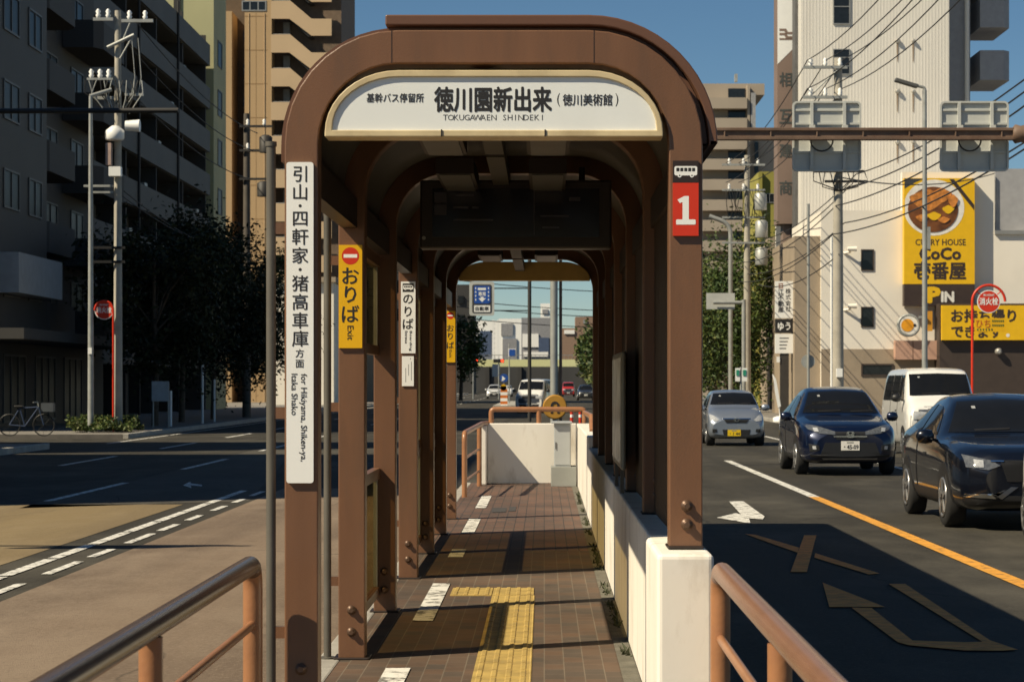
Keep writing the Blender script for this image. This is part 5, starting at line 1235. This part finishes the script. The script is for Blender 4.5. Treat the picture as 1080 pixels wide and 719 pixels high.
# median nose marker
Y = 158.0; S = F / Y
t = thing('median_marker', 'striped median nose marker with blue arrow disc and yellow lamp', 'traffic marker', (PX(531.5, Y), Y, 0))
ORR = pmat('marker_orange', (0.6, 0.16, 0.03), 0.5)
mb = MB()
for i in range(7): mb.box(PX(527.8, Y), PX(535.2, Y), Y, Y + 0.3, 0.05 + i * 0.21, 0.05 + (i + 1) * 0.21, ORR if i % 2 else SIGNW)
mb.build('board', t)
MB().lathe([(0.22, 0.12), (0.22, 0)], YELLOW, (PX(531, Y), Y, PZ(408.5, Y)), 'y', 18).build('lamp', t)
mb = MB().lathe([(0.29, 0.02), (0.29, 0)], BLUE, (PX(531.5, Y), Y, PZ(398.5, Y)), 'y', 24)
mb.poly([(PX(x, Y), Y - 0.01, PZ(y, Y)) for x, y in ((529.5, 396), (533, 399), (532, 400.5), (529, 402), (529.5, 399.5))][::-1], SIGNW); mb.build('arrow_disc', t)
MB().tube([(PX(531.5, Y), Y + 0.16, 0), (PX(531.5, Y), Y + 0.16, PZ(394, Y))], 0.05, GALV, 8).build('post', t)
MB().prism(rrect(PX(520, Y), PX(545, Y), 0, 0.18, 0.03), Y - 0.6, Y + 40, KERBM).build('median_kerb', kind='structure', bevel=0.0)
# yellow disc marker just behind the end wall
Y = 36.4; S = F / Y
t = thing('keep_left_marker', 'yellow round marker with a black arch behind the end wall', 'traffic marker', (PX(585, Y), Y, 0.0))
cz = PZ(429, Y); cx = PX(585.3, Y)
mb = MB().lathe([(13 / S, 0.06), (13 / S, 0), (11.8 / S, -0.012)], pmat('marker_yellow', (0.42, 0.21, 0.03), 0.45, var=0.1), (cx, Y, cz), 'y', 28)
mb.band([(cx + 4.6 / S * math.cos(a), cz + 0.02 + 4.6 / S * math.sin(a)) for a in [math.pi * k / 10 for k in range(11)]], [(cx + 2.4 / S * math.cos(a), cz + 0.02 + 2.4 / S * math.sin(a)) for a in [math.pi * k / 10 for k in range(11)]], Y - 0.02, Y - 0.0125, INK)
for sgn in (-1, 1): mb.box(cx + sgn * 3.5 / S - 1.1 / S, cx + sgn * 3.5 / S + 1.1 / S, Y - 0.02, Y - 0.0125, cz - 0.1, cz + 0.0195, INK)
mb.build('disc', t)
MB().tube([(cx, Y + 0.1, 0), (cx, Y + 0.1, cz)], 0.04, GALV, 10).build('post', t)
for i, x in enumerate((603, 612)):
    Yq = 62.0; mb = MB(); mb.tube([(PX(x, Yq), Yq, 0), (PX(x, Yq), Yq, PZ(434, Yq))], 0.045, RED, 10)
    mb.tube([(PX(x, Yq), Yq, PZ(440, Yq)), (PX(x, Yq), Yq, PZ(437, Yq))], 0.048, SIGNW, 10)
    mb.build('delineator_post', label=('left red lane delineator behind the end wall', 'right red lane delineator behind the end wall')[i], cat='bollard')
# traffic signals at the crossing
RL = pmat('signal_red', (0.9, 0.05, 0.02), 0.4, emit=2.5)
for i, (x, y, Yg) in enumerate(((499, 380.5, 250), (526, 380.5, 250), (283.2, 381, 150))):
    t = thing('traffic_light', ('left far traffic light showing red by the footbridge', 'right far traffic light showing red by the footbridge', 'traffic light showing red beyond the left trees')[i], 'traffic light', (PX(x, Yg), Yg, PZ(y, Yg)))
    zc = PZ(y, Yg); xc = PX(x, Yg)
    if i < 2: MB().box(xc - 0.6, xc + 0.6, Yg, Yg + 0.2, zc - 0.2, zc + 0.2, BLACK).build('housing', t); lx = xc + 0.4
    else: MB().box(xc - 0.2, xc + 0.2, Yg, Yg + 0.2, zc - 0.7, zc + 0.3, BLACK).build('housing', t); lx = xc
    MB().lathe([(0.16, 0), (0.14, -0.03)], RL, (lx, Yg, zc), 'y', 14).build('red_lens', t)
    MB().tube([(xc, Yg + 0.15, 0), (xc, Yg + 0.15, zc + 0.3)], 0.06, GALV, 8).build('post', t)
# wires across the far opening
for i, z in enumerate((9.2, 7.8, 7.4, 6.6)):
    wire((-14, 170 + i * 4, z + 1.2), (12, 190 + i * 4, z), 0.5, 0.035, label='thin wire crossing the sky in the far opening', group='wires across the far street')
# ------------------------------------------------------------------ vehicles
def pchip(xs, ys, x):
    n = len(xs)
    if x <= xs[0]: return ys[0]
    if x >= xs[-1]: return ys[-1]
    h = [xs[i + 1] - xs[i] for i in range(n - 1)]; d = [(ys[i + 1] - ys[i]) / h[i] for i in range(n - 1)]
    m = [d[0]] + [0 if d[i - 1] * d[i] <= 0 else 2 * d[i - 1] * d[i] / (d[i - 1] + d[i]) for i in range(1, n - 1)] + [d[-1]]
    for i in range(n - 1):
        if x <= xs[i + 1]:
            t = (x - xs[i]) / h[i]
            return (2 * t**3 - 3 * t * t + 1) * ys[i] + (t**3 - 2 * t * t + t) * h[i] * m[i] + (-2 * t**3 + 3 * t * t) * ys[i + 1] + (t**3 - t * t) * h[i] * m[i + 1]
def chaikin(p):
    o = [p[0]]
    for a, b in zip(p, p[1:]): o += [a * 0.75 + b * 0.25, a * 0.25 + b * 0.75]
    o.append(p[-1]); return o
def carbody(st, paint):
    # st rows: y, w(max half width), ww(at shoulder), wr(roof or bonnet edge), zb, zs(shoulder), zr(top)
    ys = [s_[0] for s_ in st]; L_ = ys[-1]
    yy = sorted(set(ys + [L_ * k / 46 for k in range(47)]))
    mb = MB(); rows = []
    for y in yy:
        w_, ww, wr, zb, zs, zr = [pchip(ys, [s_[k] for s_ in st], y) for k in range(1, 7)]
        edge = min(0.07, (zr - zs) * 0.35)
        p = [Vector((0, zb)), Vector((w_ * 0.84, zb)), Vector((w_ * 0.965, zb + 0.10)), Vector((w_, zb + (zs - zb) * 0.45)), Vector((w_ * 0.995, zb + (zs - zb) * 0.8)), Vector((ww, zs)), Vector((wr, zr - edge)), Vector((wr * 0.82, zr - edge * 0.2)), Vector((0, zr))]
        p = chaikin(chaikin(p)); full = [(-q.x, q.y) for q in p[::-1]][:-1] + [(q.x, q.y) for q in p]
        rows.append([Vector((a, y, b)) for a, b in full])
    n = len(rows[0]); vs = [p for r_ in rows for p in r_]
    fs = [(i * n + k, i * n + k + 1, (i + 1) * n + k + 1, (i + 1) * n + k) for i in range(len(rows) - 1) for k in range(n - 1)]
    mb.add(vs, fs, paint, True)
    mb.add(rows[0], [list(range(n))[::-1]], paint); mb.add(rows[-1], [list(range(n))], paint)
    bvh = BVHTree.FromPolygons(mb.v, mb.f)
    return mb, bvh
def patch(bvh, out, m, axis='f', off=0.008, sub=5, rings=4, mb=None, scale_depth=0):
    # out: outline on the front (x,z), rear (x,z) or a side (y,z); laid onto the body and lifted by off
    mb = mb or MB(); n0 = len(out); P = []
    for i in range(n0):
        a, b = out[i], out[(i + 1) % n0]
        for k in range(sub): t = k / sub; P.append((a[0] * (1 - t) + b[0] * t, a[1] * (1 - t) + b[1] * t))
    cx = sum(p[0] for p in P) / len(P); cz = sum(p[1] for p in P) / len(P)
    def hit(a, b):
        if axis == 'f': o, d = Vector((a, -6, b)), Vector((0, 1, 0))
        elif axis == 'r': o, d = Vector((a, 12, b)), Vector((0, -1, 0))
        elif axis == 'L': o, d = Vector((-6, a, b)), Vector((1, 0, 0))
        else: o, d = Vector((6, a, b)), Vector((-1, 0, 0))
        loc, nr, idx, ds = bvh.ray_cast(o, d)
        if loc is None:
            q = {'f': (a, 0.3, b), 'r': (a, 4, b), 'L': (-0.8, a, b), 'R': (0.8, a, b)}[axis]
            loc, nr, idx, ds = bvh.find_nearest(Vector(q))
        return loc - d * off
    vs = []; n = len(P)
    for k in range(rings):
        s_ = 1 - k / rings
        vs += [hit(cx + (p[0] - cx) * s_, cz + (p[1] - cz) * s_) for p in P]
    vs.append(hit(cx, cz))
    fs = [(k * n + i, k * n + (i + 1) % n, (k + 1) * n + (i + 1) % n, (k + 1) * n + i) for k in range(rings - 1) for i in range(n)]
    fs += [((rings - 1) * n + i, (rings - 1) * n + (i + 1) % n, rings * n) for i in range(n)]
    mb.add(vs, fs, m, True)
    # skirt so the patch has thickness
    d = {'f': Vector((0, 1, 0)), 'r': Vector((0, -1, 0)), 'L': Vector((1, 0, 0)), 'R': Vector((-1, 0, 0))}[axis] * (off + 0.01)
    o = vs[:n] + [v + d for v in vs[:n]]
    mb.add(o, [(i, (i + 1) % n, n + (i + 1) % n, n + i) for i in range(n)], m)
    return mb
TYRE = pmat('tyre_rubber', (0.018, 0.018, 0.018), 0.85, var=0.2)
RIM = pmat('alloy_rim', (0.45, 0.45, 0.45), 0.3, metal=0.8, var=0.1)
DARKTRIM = pmat('car_trim_black', (0.014, 0.014, 0.015), 0.5, var=0.1)
CHROME = pmat('chrome', (0.72, 0.72, 0.72), 0.12, metal=1.0, var=0.03)
LENS = pmat('headlamp_lens', (0.42, 0.43, 0.44), 0.08, var=0.2, scale=25, spec=0.9, coat=1)
LENSDK = pmat('headlamp_dark', (0.10, 0.105, 0.11), 0.08, var=0.3, scale=30, spec=0.9, coat=1)
CARGLASS = pmat('car_glass', (0.009, 0.010, 0.012), 0.04, var=0.1, spec=0.25)
REARRED = pmat('rear_lamp_red', (0.35, 0.012, 0.01), 0.15, coat=1)
PLATEW = pmat('plate_white', (0.72, 0.72, 0.70), 0.4); PLATEY = pmat('plate_yellow', (0.75, 0.50, 0.02), 0.4)
def mirror_(o): return [(-a, b) for a, b in o]
def car(name, label, X, Y, spec, paint, plate='・45-09', yaw=0.0, group=None, sx_=1.0, plate_m=None, detail=True, cat='car', sz_=1.0):
    t = thing(name, label, cat, (0, 0, 0), group)
    mb, bvh = carbody(spec['st'], paint)
    mb.build('body', t)
    L_ = spec['st'][-1][0]
    def P(nm, out, m, axis, off=0.008, parent=None, label=None, **k): return patch(bvh, out, m, axis, off, **k).build(nm, parent or t, label)
    P('windscreen', spec['ws'], CARGLASS, 'f', 0.016, sub=10, rings=8)
    for o in spec['side']:
        P('window', o, CARGLASS, 'L', 0.010, sub=8, rings=6); P('window', o, CARGLASS, 'R', 0.010, sub=8, rings=6)
    P('rear_window', spec['rw'], CARGLASS, 'r', 0.014, sub=8, rings=6)
    for o, m, nm, off in spec['front']:
        P(nm, o, m, 'f', off)
        if o[0][0] < -0.05 and sum(a for a, b in o) / len(o) < -0.1: P(nm, mirror_(o), m, 'f', off)
    for o, m, nm, off in spec.get('rear', []):
        P(nm, o, m, 'r', off)
        if sum(a for a, b in o) / len(o) < -0.1: P(nm, mirror_(o), m, 'r', off)
    for o, m, nm in spec.get('sidetrim', []):
        P(nm, o, m, 'L', 0.007); P(nm, o, m, 'R', 0.007)
    # wheels
    r = spec['r']; hw = spec['st'][len(spec['st']) // 2][1]
    for wy in spec['wy']:
        for sgn, ax in ((-1, 'L'), (1, 'R')):
            ar = [(wy + (r + 0.06) * math.cos(a), max(spec['zb'], r + (r + 0.06) * math.sin(a))) for a in [math.pi * 2 * k / 24 for k in range(24)]]
            P('wheel_arch', ar, DARKTRIM, ax, 0.010, sub=1)
            x = sgn * (hw - 0.02)
            wmb = MB(); prof = [(r * 0.66, -0.11), (r * 0.93, -0.11), (r, -0.07), (r, 0.07), (r * 0.93, 0.11), (r * 0.66, 0.11)]
            wmb.lathe(prof, TYRE, (x - sgn * 0.085, wy, r), 'x', 28)
            wh = wmb.build('wheel', t)
            rm = MB(); rx = x + sgn * 0.026
            rm.lathe([(r * 0.67, 0.0), (r * 0.66, 0.012 * sgn), (r * 0.60, 0.012 * sgn), (r * 0.57, -0.05 * sgn)], RIM, (rx, wy, r), 'x', 28)
            rm.lathe([(r * 0.56, 0), (r * 0.56, 0.004 * sgn)], DARKTRIM, (rx - 0.0 * sgn, wy, r), 'x', 28)
            for k in range(5):
                a = 2 * math.pi * k / 5 + 0.3; c_, s_ = math.cos(a), math.sin(a)
                rm.obox((rx + 0.008 * sgn, wy + c_ * r * 0.33, r + s_ * r * 0.33), (0, c_, s_), (0, -s_, c_), (1, 0, 0), r * 0.30, r * 0.085, 0.01, RIM)
            rm.lathe([(r * 0.15, 0), (r * 0.12, 0.018 * sgn)], RIM, (rx, wy, r), 'x', 12)
            rm.build('rim', wh)
    if detail:
        q = spec['ws']; zt = q[3][1] - 0.05; xs = -q[3][0] * 0.72
        P('sticker', [(xs, zt), (xs + 0.045, zt), (xs + 0.045, zt - 0.03), (xs, zt - 0.03)], pmat('sticker_grey', (0.35, 0.36, 0.36), 0.5), 'f', 0.02, sub=1, rings=1)
        for a in (-0.42, 0.18): P('wiper', [(a, q[1][1] + 0.012), (a + 0.42, q[1][1] + 0.03), (a + 0.42, q[1][1] + 0.045), (a, q[1][1] + 0.03)], BLACK, 'f', 0.03, sub=4, rings=1)
    # mirrors
    mx, my, mz = spec['mir']
    for sgn in (-1, 1):
        mm = MB(); prof = [(0.02, -0.11), (0.075, -0.085), (0.09, 0.0), (0.075, 0.075), (0.02, 0.10)]
        c = Vector((sgn * mx, my, mz)); vs = []
        for rr_, hh in prof:
            for k in range(12):
                a = 2 * math.pi * k / 12; vs.append(c + Vector((hh, rr_ * 0.8 * math.cos(a), rr_ * math.sin(a))))
        mm.add(vs, [(i * 12 + k, i * 12 + (k + 1) % 12, (i + 1) * 12 + (k + 1) % 12, (i + 1) * 12 + k) for i in range(4) for k in range(12)], spec.get('mirm', paint), True)
        mm.tube([c + Vector((-sgn * 0.07, 0.02, -0.03)), c + Vector((-sgn * 0.17, 0.05, -0.06))], 0.02, DARKTRIM, 6)
        mm.build('wing_mirror', t)
    # number plates
    px_, pz_ = spec['plate']; loc, nr, i_, d_ = bvh.ray_cast(Vector((px_, -6, pz_)), Vector((0, 1, 0)))
    pm = plate_m or PLATEW; ink = INK
    yp = min((bvh.ray_cast(Vector((px_ + a, -6, pz_ + b)), Vector((0, 1, 0)))[0] or loc).y for a in (-0.16, 0, 0.16) for b in (-0.08, 0.08)) - 0.02
    mb = MB(); mb.box(px_ - 0.165, px_ + 0.165, yp, yp + 0.018, pz_ - 0.083, pz_ + 0.083, pm)
    mb.text(plate, ink, (px_ + 0.015, yp - 0.002, pz_ - 0.022), w=0.26, h=0.075, bold=0.02)
    mb.box(px_ - 0.06, px_ + 0.06, yp - 0.0015, yp - 0.0005, pz_ + 0.045, pz_ + 0.068, pmat('plate_faint', (0.25, 0.25, 0.22), 0.5))
    mb.build('number_plate', t)
    # cabin seen through dark glass: badge
    if spec.get('badge'): spec['badge'](t, bvh)
    t.location = (X, Y, 0); t.rotation_euler = (0, 0, yaw); t.scale = (sx_, 1, sz_)
    return t
def suv_badge_h(t, bvh):
    y = bvh.ray_cast(Vector((0, -6, 0.745)), Vector((0, 1, 0)))[0].y - 0.03
    mb = MB(); mb.box(-0.30, 0.30, y + 0.012, y + 0.02, 0.70, 0.72, CHROME)
    mb.band(rrect(-0.065, 0.065, 0.69, 0.80, 0.025), rrect(-0.053, 0.053, 0.70, 0.79, 0.02), y, y + 0.01, CHROME, closed=True)
    for s_ in (-1, 1): mb.prism([(s_ * 0.022, 0.70), (s_ * 0.036, 0.70), (s_ * 0.045, 0.79), (s_ * 0.027, 0.79)], y, y + 0.01, CHROME)
    mb.box(-0.026, 0.026, y, y + 0.01, 0.735, 0.752, CHROME); mb.build('badge', t)
def oval_badge(t, bvh, z=0.72):
    y = bvh.ray_cast(Vector((0, -6, z)), Vector((0, 1, 0)))[0].y - 0.025
    mb = MB(); ol = [(0.075 * math.cos(a), z + 0.05 * math.sin(a)) for a in [2 * math.pi * k / 24 for k in range(24)]]; il = [(0.062 * math.cos(a), z + 0.038 * math.sin(a)) for a in [2 * math.pi * k / 24 for k in range(24)]]
    mb.band(ol, il, y, y + 0.012, CHROME, closed=True).prism([(-0.03, z - 0.04), (-0.012, z - 0.04), (-0.012, z + 0.035), (-0.03, z + 0.035)], y, y + 0.01, CHROME); mb.build('badge', t)
# --- small crossover
SUV = dict(r=0.335, zb=0.22, wy=(0.86, 3.47), mir=(0.99, 1.50, 1.05), plate=(0.0, 0.545), badge=suv_badge_h,
  st=[(0.0, .60, .56, .42, .34, .66, .78), (0.07, .74, .70, .58, .26, .72, .86), (0.22, .83, .79, .66, .22, .80, .93), (0.5, .878, .84, .72, .21, .88, .99), (1.0, .888, .85, .74, .20, .95, 1.06), (1.22, .888, .855, .73, .20, .97, 1.10),
      (1.6, .888, .86, .67, .20, .985, 1.34), (2.0, .888, .86, .60, .20, 1.0, 1.545), (2.45, .888, .86, .58, .20, 1.02, 1.605), (3.1, .888, .86, .57, .20, 1.05, 1.585), (3.6, .885, .85, .55, .21, 1.08, 1.49), (3.95, .87, .83, .56, .25, 1.10, 1.30), (4.2, .83, .79, .6, .30, 1.0, 1.08), (4.32, .74, .70, .55, .36, .88, .96)],
  ws=[(-.70, 1.12), (0, 1.13), (.70, 1.12), (.53, 1.50), (0, 1.53), (-.53, 1.50)],
  side=[[(1.62, 1.06), (2.62, 1.08), (2.6, 1.44), (2.25, 1.43), (1.95, 1.32)], [(2.70, 1.08), (3.5, 1.13), (3.35, 1.40), (2.68, 1.44)]],
  rw=[(-.55, 1.14), (.55, 1.14), (.46, 1.42), (-.46, 1.42)],
  front=[([(-.80, .94), (-.60, .905), (-.27, .80), (-.27, .74), (-.55, .765), (-.74, .84)], LENSDK, 'headlight', .012), ([(-.66, .87), (-.58, .87), (-.56, .80), (-.64, .80)], LENS, 'projector', .022),
         ([(-.27, .80), (.27, .80), (.25, .66), (-.25, .66)], DARKTRIM, 'grille', .012), ([(-.45, .60), (.45, .60), (.55, .34), (-.55, .34)], DARKTRIM, 'intake', .010),
         ([(-.74, .58), (-.56, .55), (-.55, .46), (-.72, .44)], DARKTRIM, 'fog_recess', .010), ([(-.68, .54), (-.62, .54), (-.61, .48), (-.67, .48)], LENS, 'fog_lamp', .020),
         ([(-.72, .385), (.72, .385), (.70, .335), (-.70, .335)], DARKTRIM, 'lower_lip', .012), ([(-.50, .32), (.50, .32), (.48, .295), (-.48, .295)], RIM, 'skid_plate', .016)],
  rear=[([(-.74, 1.02), (-.45, 1.0), (-.45, .88), (-.74, .86)], REARRED, 'rear_lamp', .012)],
  sidetrim=[([(1.35, .20), (2.95, .20), (2.95, .36), (1.35, .36)], DARKTRIM, 'sill_trim'), ([(2.0, .80), (2.18, .80), (2.18, .83), (2.0, .83)], DARKTRIM, 'handle'), ([(2.66, .26), (2.675, .26), (2.66, 1.06), (2.645, 1.06)], DARKTRIM, 'door_gap')])
# --- longer dark crossover
def oval2(t, b): oval_badge(t, b, 0.76)
SUV2 = dict(SUV); SUV2.update(badge=oval2, wy=(0.90, 3.56), mir=(0.985, 1.62, 1.03), r=0.345, plate=(0.0, .50),
  st=[(0.0, .58, .54, .40, .34, .68, .80), (0.07, .74, .70, .56, .26, .74, .88), (0.22, .84, .80, .66, .22, .82, .94), (0.5, .888, .85, .72, .21, .89, .98), (1.0, .897, .86, .75, .20, .94, 1.03), (1.42, .897, .865, .74, .20, .96, 1.07),
      (1.8, .897, .865, .68, .20, .975, 1.28), (2.2, .897, .865, .60, .20, .99, 1.48), (2.65, .897, .865, .57, .20, 1.01, 1.54), (3.2, .897, .865, .56, .20, 1.04, 1.52), (3.7, .895, .85, .54, .21, 1.07, 1.42), (4.05, .88, .83, .56, .25, 1.08, 1.25), (4.3, .84, .79, .6, .30, 1.0, 1.06), (4.40, .74, .70, .55, .36, .88, .96)],
  ws=[(-.72, 1.08), (0, 1.09), (.72, 1.08), (.52, 1.44), (0, 1.47), (-.52, 1.44)],
  side=[[(1.82, 1.05), (2.80, 1.07), (2.78, 1.40), (2.45, 1.38), (2.15, 1.28)], [(2.88, 1.07), (3.65, 1.13), (3.45, 1.36), (2.86, 1.40)]],
  rw=[(-.55, 1.12), (.55, 1.12), (.46, 1.36), (-.46, 1.36)],
  front=[([(-.80, .86), (-.52, .80), (-.42, .74), (-.55, .69), (-.78, .72)], LENSDK, 'headlight', .012), ([(-.70, .81), (-.60, .80), (-.60, .72), (-.70, .72)], LENS, 'projector', .022),
         ([(-.42, .80), (.42, .80), (.34, .56), (-.34, .56)], DARKTRIM, 'grille', .012), ([(-.52, .80), (-.38, .80), (-.38, .785), (-.52, .785)], CHROME, 'grille_wing', .022),
         ([(-.80, .42), (-.44, .40), (-.30, .50), (-.22, .50), (-.40, .365), (-.80, .385)], CHROME, 'lower_trim', .016), ([(-.55, .40), (.55, .40), (.5, .30), (-.5, .30)], DARKTRIM, 'intake', .010),
         ([(-.80, .37), (-.50, .35), (-.50, .28), (-.78, .28)], DARKTRIM, 'corner_trim', .010)],
  sidetrim=[([(1.4, .20), (3.05, .20), (3.05, .40), (1.4, .40)], DARKTRIM, 'sill_trim'), ([(2.15, .80), (2.35, .80), (2.35, .83), (2.15, .83)], DARKTRIM, 'handle'), ([(2.84, .26), (2.855, .26), (2.84, 1.05), (2.825, 1.05)], DARKTRIM, 'door_gap')])
# --- kei hatchback
def kbadge(t, b): oval_badge(t, b, 0.70)
KEI = dict(r=0.275, zb=0.19, wy=(0.58, 3.0), mir=(0.84, 1.02, 1.02), plate=(-0.06, 0.355), badge=kbadge,
  st=[(0.0, .60, .56, .42, .30, .60, .70), (0.05, .67, .64, .52, .24, .66, .78), (0.16, .715, .69, .58, .20, .74, .86), (0.4, .735, .71, .62, .19, .84, .96), (0.72, .737, .715, .63, .19, .90, 1.04), (0.9, .737, .715, .63, .19, .92, 1.11),
      (1.2, .737, .715, .58, .19, .94, 1.33), (1.5, .737, .715, .55, .19, .95, 1.46), (1.9, .737, .715, .54, .19, .96, 1.50), (2.5, .737, .715, .54, .19, .98, 1.49), (3.0, .735, .71, .53, .20, 1.0, 1.43), (3.25, .72, .69, .52, .24, 1.0, 1.28), (3.36, .69, .66, .54, .28, .95, 1.05), (3.4, .64, .60, .5, .34, .86, .95)],
  ws=[(-.61, 1.10), (0, 1.11), (.61, 1.10), (.50, 1.40), (0, 1.425), (-.50, 1.40)],
  side=[[(1.15, 1.02), (1.98, 1.03), (1.98, 1.36), (1.6, 1.36), (1.38, 1.24)], [(2.06, 1.03), (2.9, 1.06), (2.85, 1.33), (2.06, 1.36)]],
  rw=[(-.52, 1.05), (.52, 1.05), (.46, 1.36), (-.46, 1.36)],
  front=[([(-.69, .86), (-.58, .82), (-.44, .70), (-.50, .66), (-.66, .68)], LENS, 'headlight', .012), ([(-.32, .71), (.32, .71), (.26, .615), (-.26, .615)], DARKTRIM, 'grille', .010), ([(-.36, .745), (.36, .745), (.35, .72), (-.35, .72)], CHROME, 'grille_bar', .016),
         ([(-.36, .44), (.36, .44), (.33, .30), (-.33, .30)], DARKTRIM, 'intake', .010), ([(-.62, .46), (-.50, .455), (-.49, .37), (-.61, .36)], DARKTRIM, 'fog_recess', .010)],
  rear=[([(-.67, 1.0), (-.55, .98), (-.55, .74), (-.67, .72)], REARRED, 'rear_lamp', .012)],
  sidetrim=[([(1.5, .80), (1.68, .80), (1.68, .83), (1.5, .83)], DARKTRIM, 'handle'), ([(2.02, .24), (2.032, .24), (2.02, 1.0), (2.008, 1.0)], DARKTRIM, 'door_gap')])
# --- boxy van
NOSE = pmat('van_nose_grey', (0.055, 0.065, 0.085), 0.4)
def vbadge(t, b): oval_badge(t, b, 0.93)
VAN = dict(r=0.31, zb=0.24, wy=(0.62, 3.2), mir=(0.98, 0.62, 1.28), plate=(0.0, .50), badge=vbadge, mirm=DARKTRIM,
  st=[(0.0, .74, .72, .66, .30, .80, .95), (0.05, .80, .78, .70, .26, .88, 1.08), (0.25, .835, .82, .73, .24, 1.0, 1.22), (0.45, .842, .825, .74, .23, 1.05, 1.32), (0.8, .842, .825, .72, .23, 1.12, 1.72), (1.05, .842, .825, .71, .23, 1.15, 1.90), (1.5, .842, .825, .70, .23, 1.16, 1.945), (2.4, .842, .825, .70, .23, 1.16, 1.95), (3.5, .842, .825, .70, .24, 1.16, 1.94), (3.9, .835, .82, .70, .26, 1.15, 1.90), (4.05, .80, .78, .66, .32, 1.1, 1.82)],
  ws=[(-.70, 1.33), (0, 1.35), (.70, 1.33), (.655, 1.80), (0, 1.82), (-.655, 1.80)],
  side=[[(0.75, 1.25), (1.45, 1.22), (1.45, 1.78), (1.05, 1.78)], [(1.56, 1.22), (2.5, 1.22), (2.5, 1.78), (1.56, 1.78)], [(2.62, 1.22), (3.75, 1.22), (3.7, 1.78), (2.62, 1.78)]],
  rw=[(-.62, 1.25), (.62, 1.25), (.60, 1.74), (-.60, 1.74)],
  front=[([(-.74, 1.10), (.74, 1.10), (.77, .55), (-.77, .55)], NOSE, 'nose_panel', .006), ([(-.70, 1.0), (-.40, .98), (-.40, .83), (-.70, .82)], LENS, 'headlight', .016), ([(-.36, .97), (.36, .97), (.36, .85), (-.36, .85)], DARKTRIM, 'grille', .014), ([(-.6, .50), (.6, .50), (.55, .34), (-.55, .34)], DARKTRIM, 'intake', .010)],
  rear=[([(-.76, 1.15), (-.68, 1.15), (-.68, .75), (-.76, .75)], REARRED, 'rear_lamp', .012)],
  sidetrim=[([(1.5, .30), (1.512, .30), (1.512, 1.8), (1.5, 1.8)], DARKTRIM, 'door_gap'), ([(2.56, .30), (2.572, .30), (2.572, 1.8), (2.56, 1.8)], DARKTRIM, 'door_gap'), ([(1.62, .98), (1.8, .98), (1.8, 1.01), (1.62, 1.01)], DARKTRIM, 'handle')])
def paint(nm, c, metal=0.35, rough=0.28): return pmat(nm, c, rough, metal, var=0.03, coat=1.0, dirt=0.06, dscale=2)
BLUEC = paint('paint_blue', (0.004, 0.010, 0.036), 0.45); NAVY = paint('paint_navy', (0.005, 0.007, 0.014), 0.4)
SILV = paint('paint_silver_blue', (0.30, 0.34, 0.40), 0.6, 0.32); WHT = paint('paint_white', (0.75, 0.74, 0.71), 0.0)
REDC = paint('paint_red', (0.45, 0.03, 0.025), 0.1); GREYC = paint('paint_dark_grey', (0.035, 0.035, 0.038), 0.3)
car('parked_car', 'blue crossover car facing the stop in the lane beside the white line', 5.50, 40.9, SUV, BLUEC, '・45-09')
car('parked_car', 'dark navy crossover car nearest on the right with chrome lower trim', 5.52, 25.45, SUV2, NAVY, '12-34' if False else '・・-38')
car('parked_car', 'small silver blue hatchback with a yellow number plate', 5.12, 60.6, KEI, SILV, '・1 44', sx_=1.04, plate_m=PLATEY)
car('white_van', 'boxy white van with a dark nose behind the blue crossover', 9.02, 51.3, VAN, WHT, '・2-17', cat='van', sz_=1.045)
car('parked_car', 'white hatchback cut by the right edge just ahead of the navy crossover', 5.90, 21.2, KEI, WHT, '・8 21', plate_m=PLATEY, sx_=1.05)
# far traffic
car('distant_car', 'white far car leftmost before the footbridge', PX(522, 262), 258, SUV, WHT, yaw=0.0, group=None)
car('distant_car', 'white far car just right of the leftmost one', PX(534.5, 300), 300, KEI, WHT)
car('distant_van', 'white van turning in front of the tall pale pole far ahead', PX(558, 132), 130, VAN, WHT, yaw=R(-12), cat='van')
car('distant_van', 'dark tall van behind the turning white van', PX(570, 185), 185, VAN, GREYC, cat='van')
car('distant_car', 'small red far car right of the pale pole', PX(599.5, 300), 300, VAN, REDC, cat='car')
car('distant_car', 'dark far car at the right side of the opening', PX(618, 230), 230, SUV, GREYC)
car('distant_car', 'silver far car beside the red one', PX(598, 360), 360, KEI, SILV)
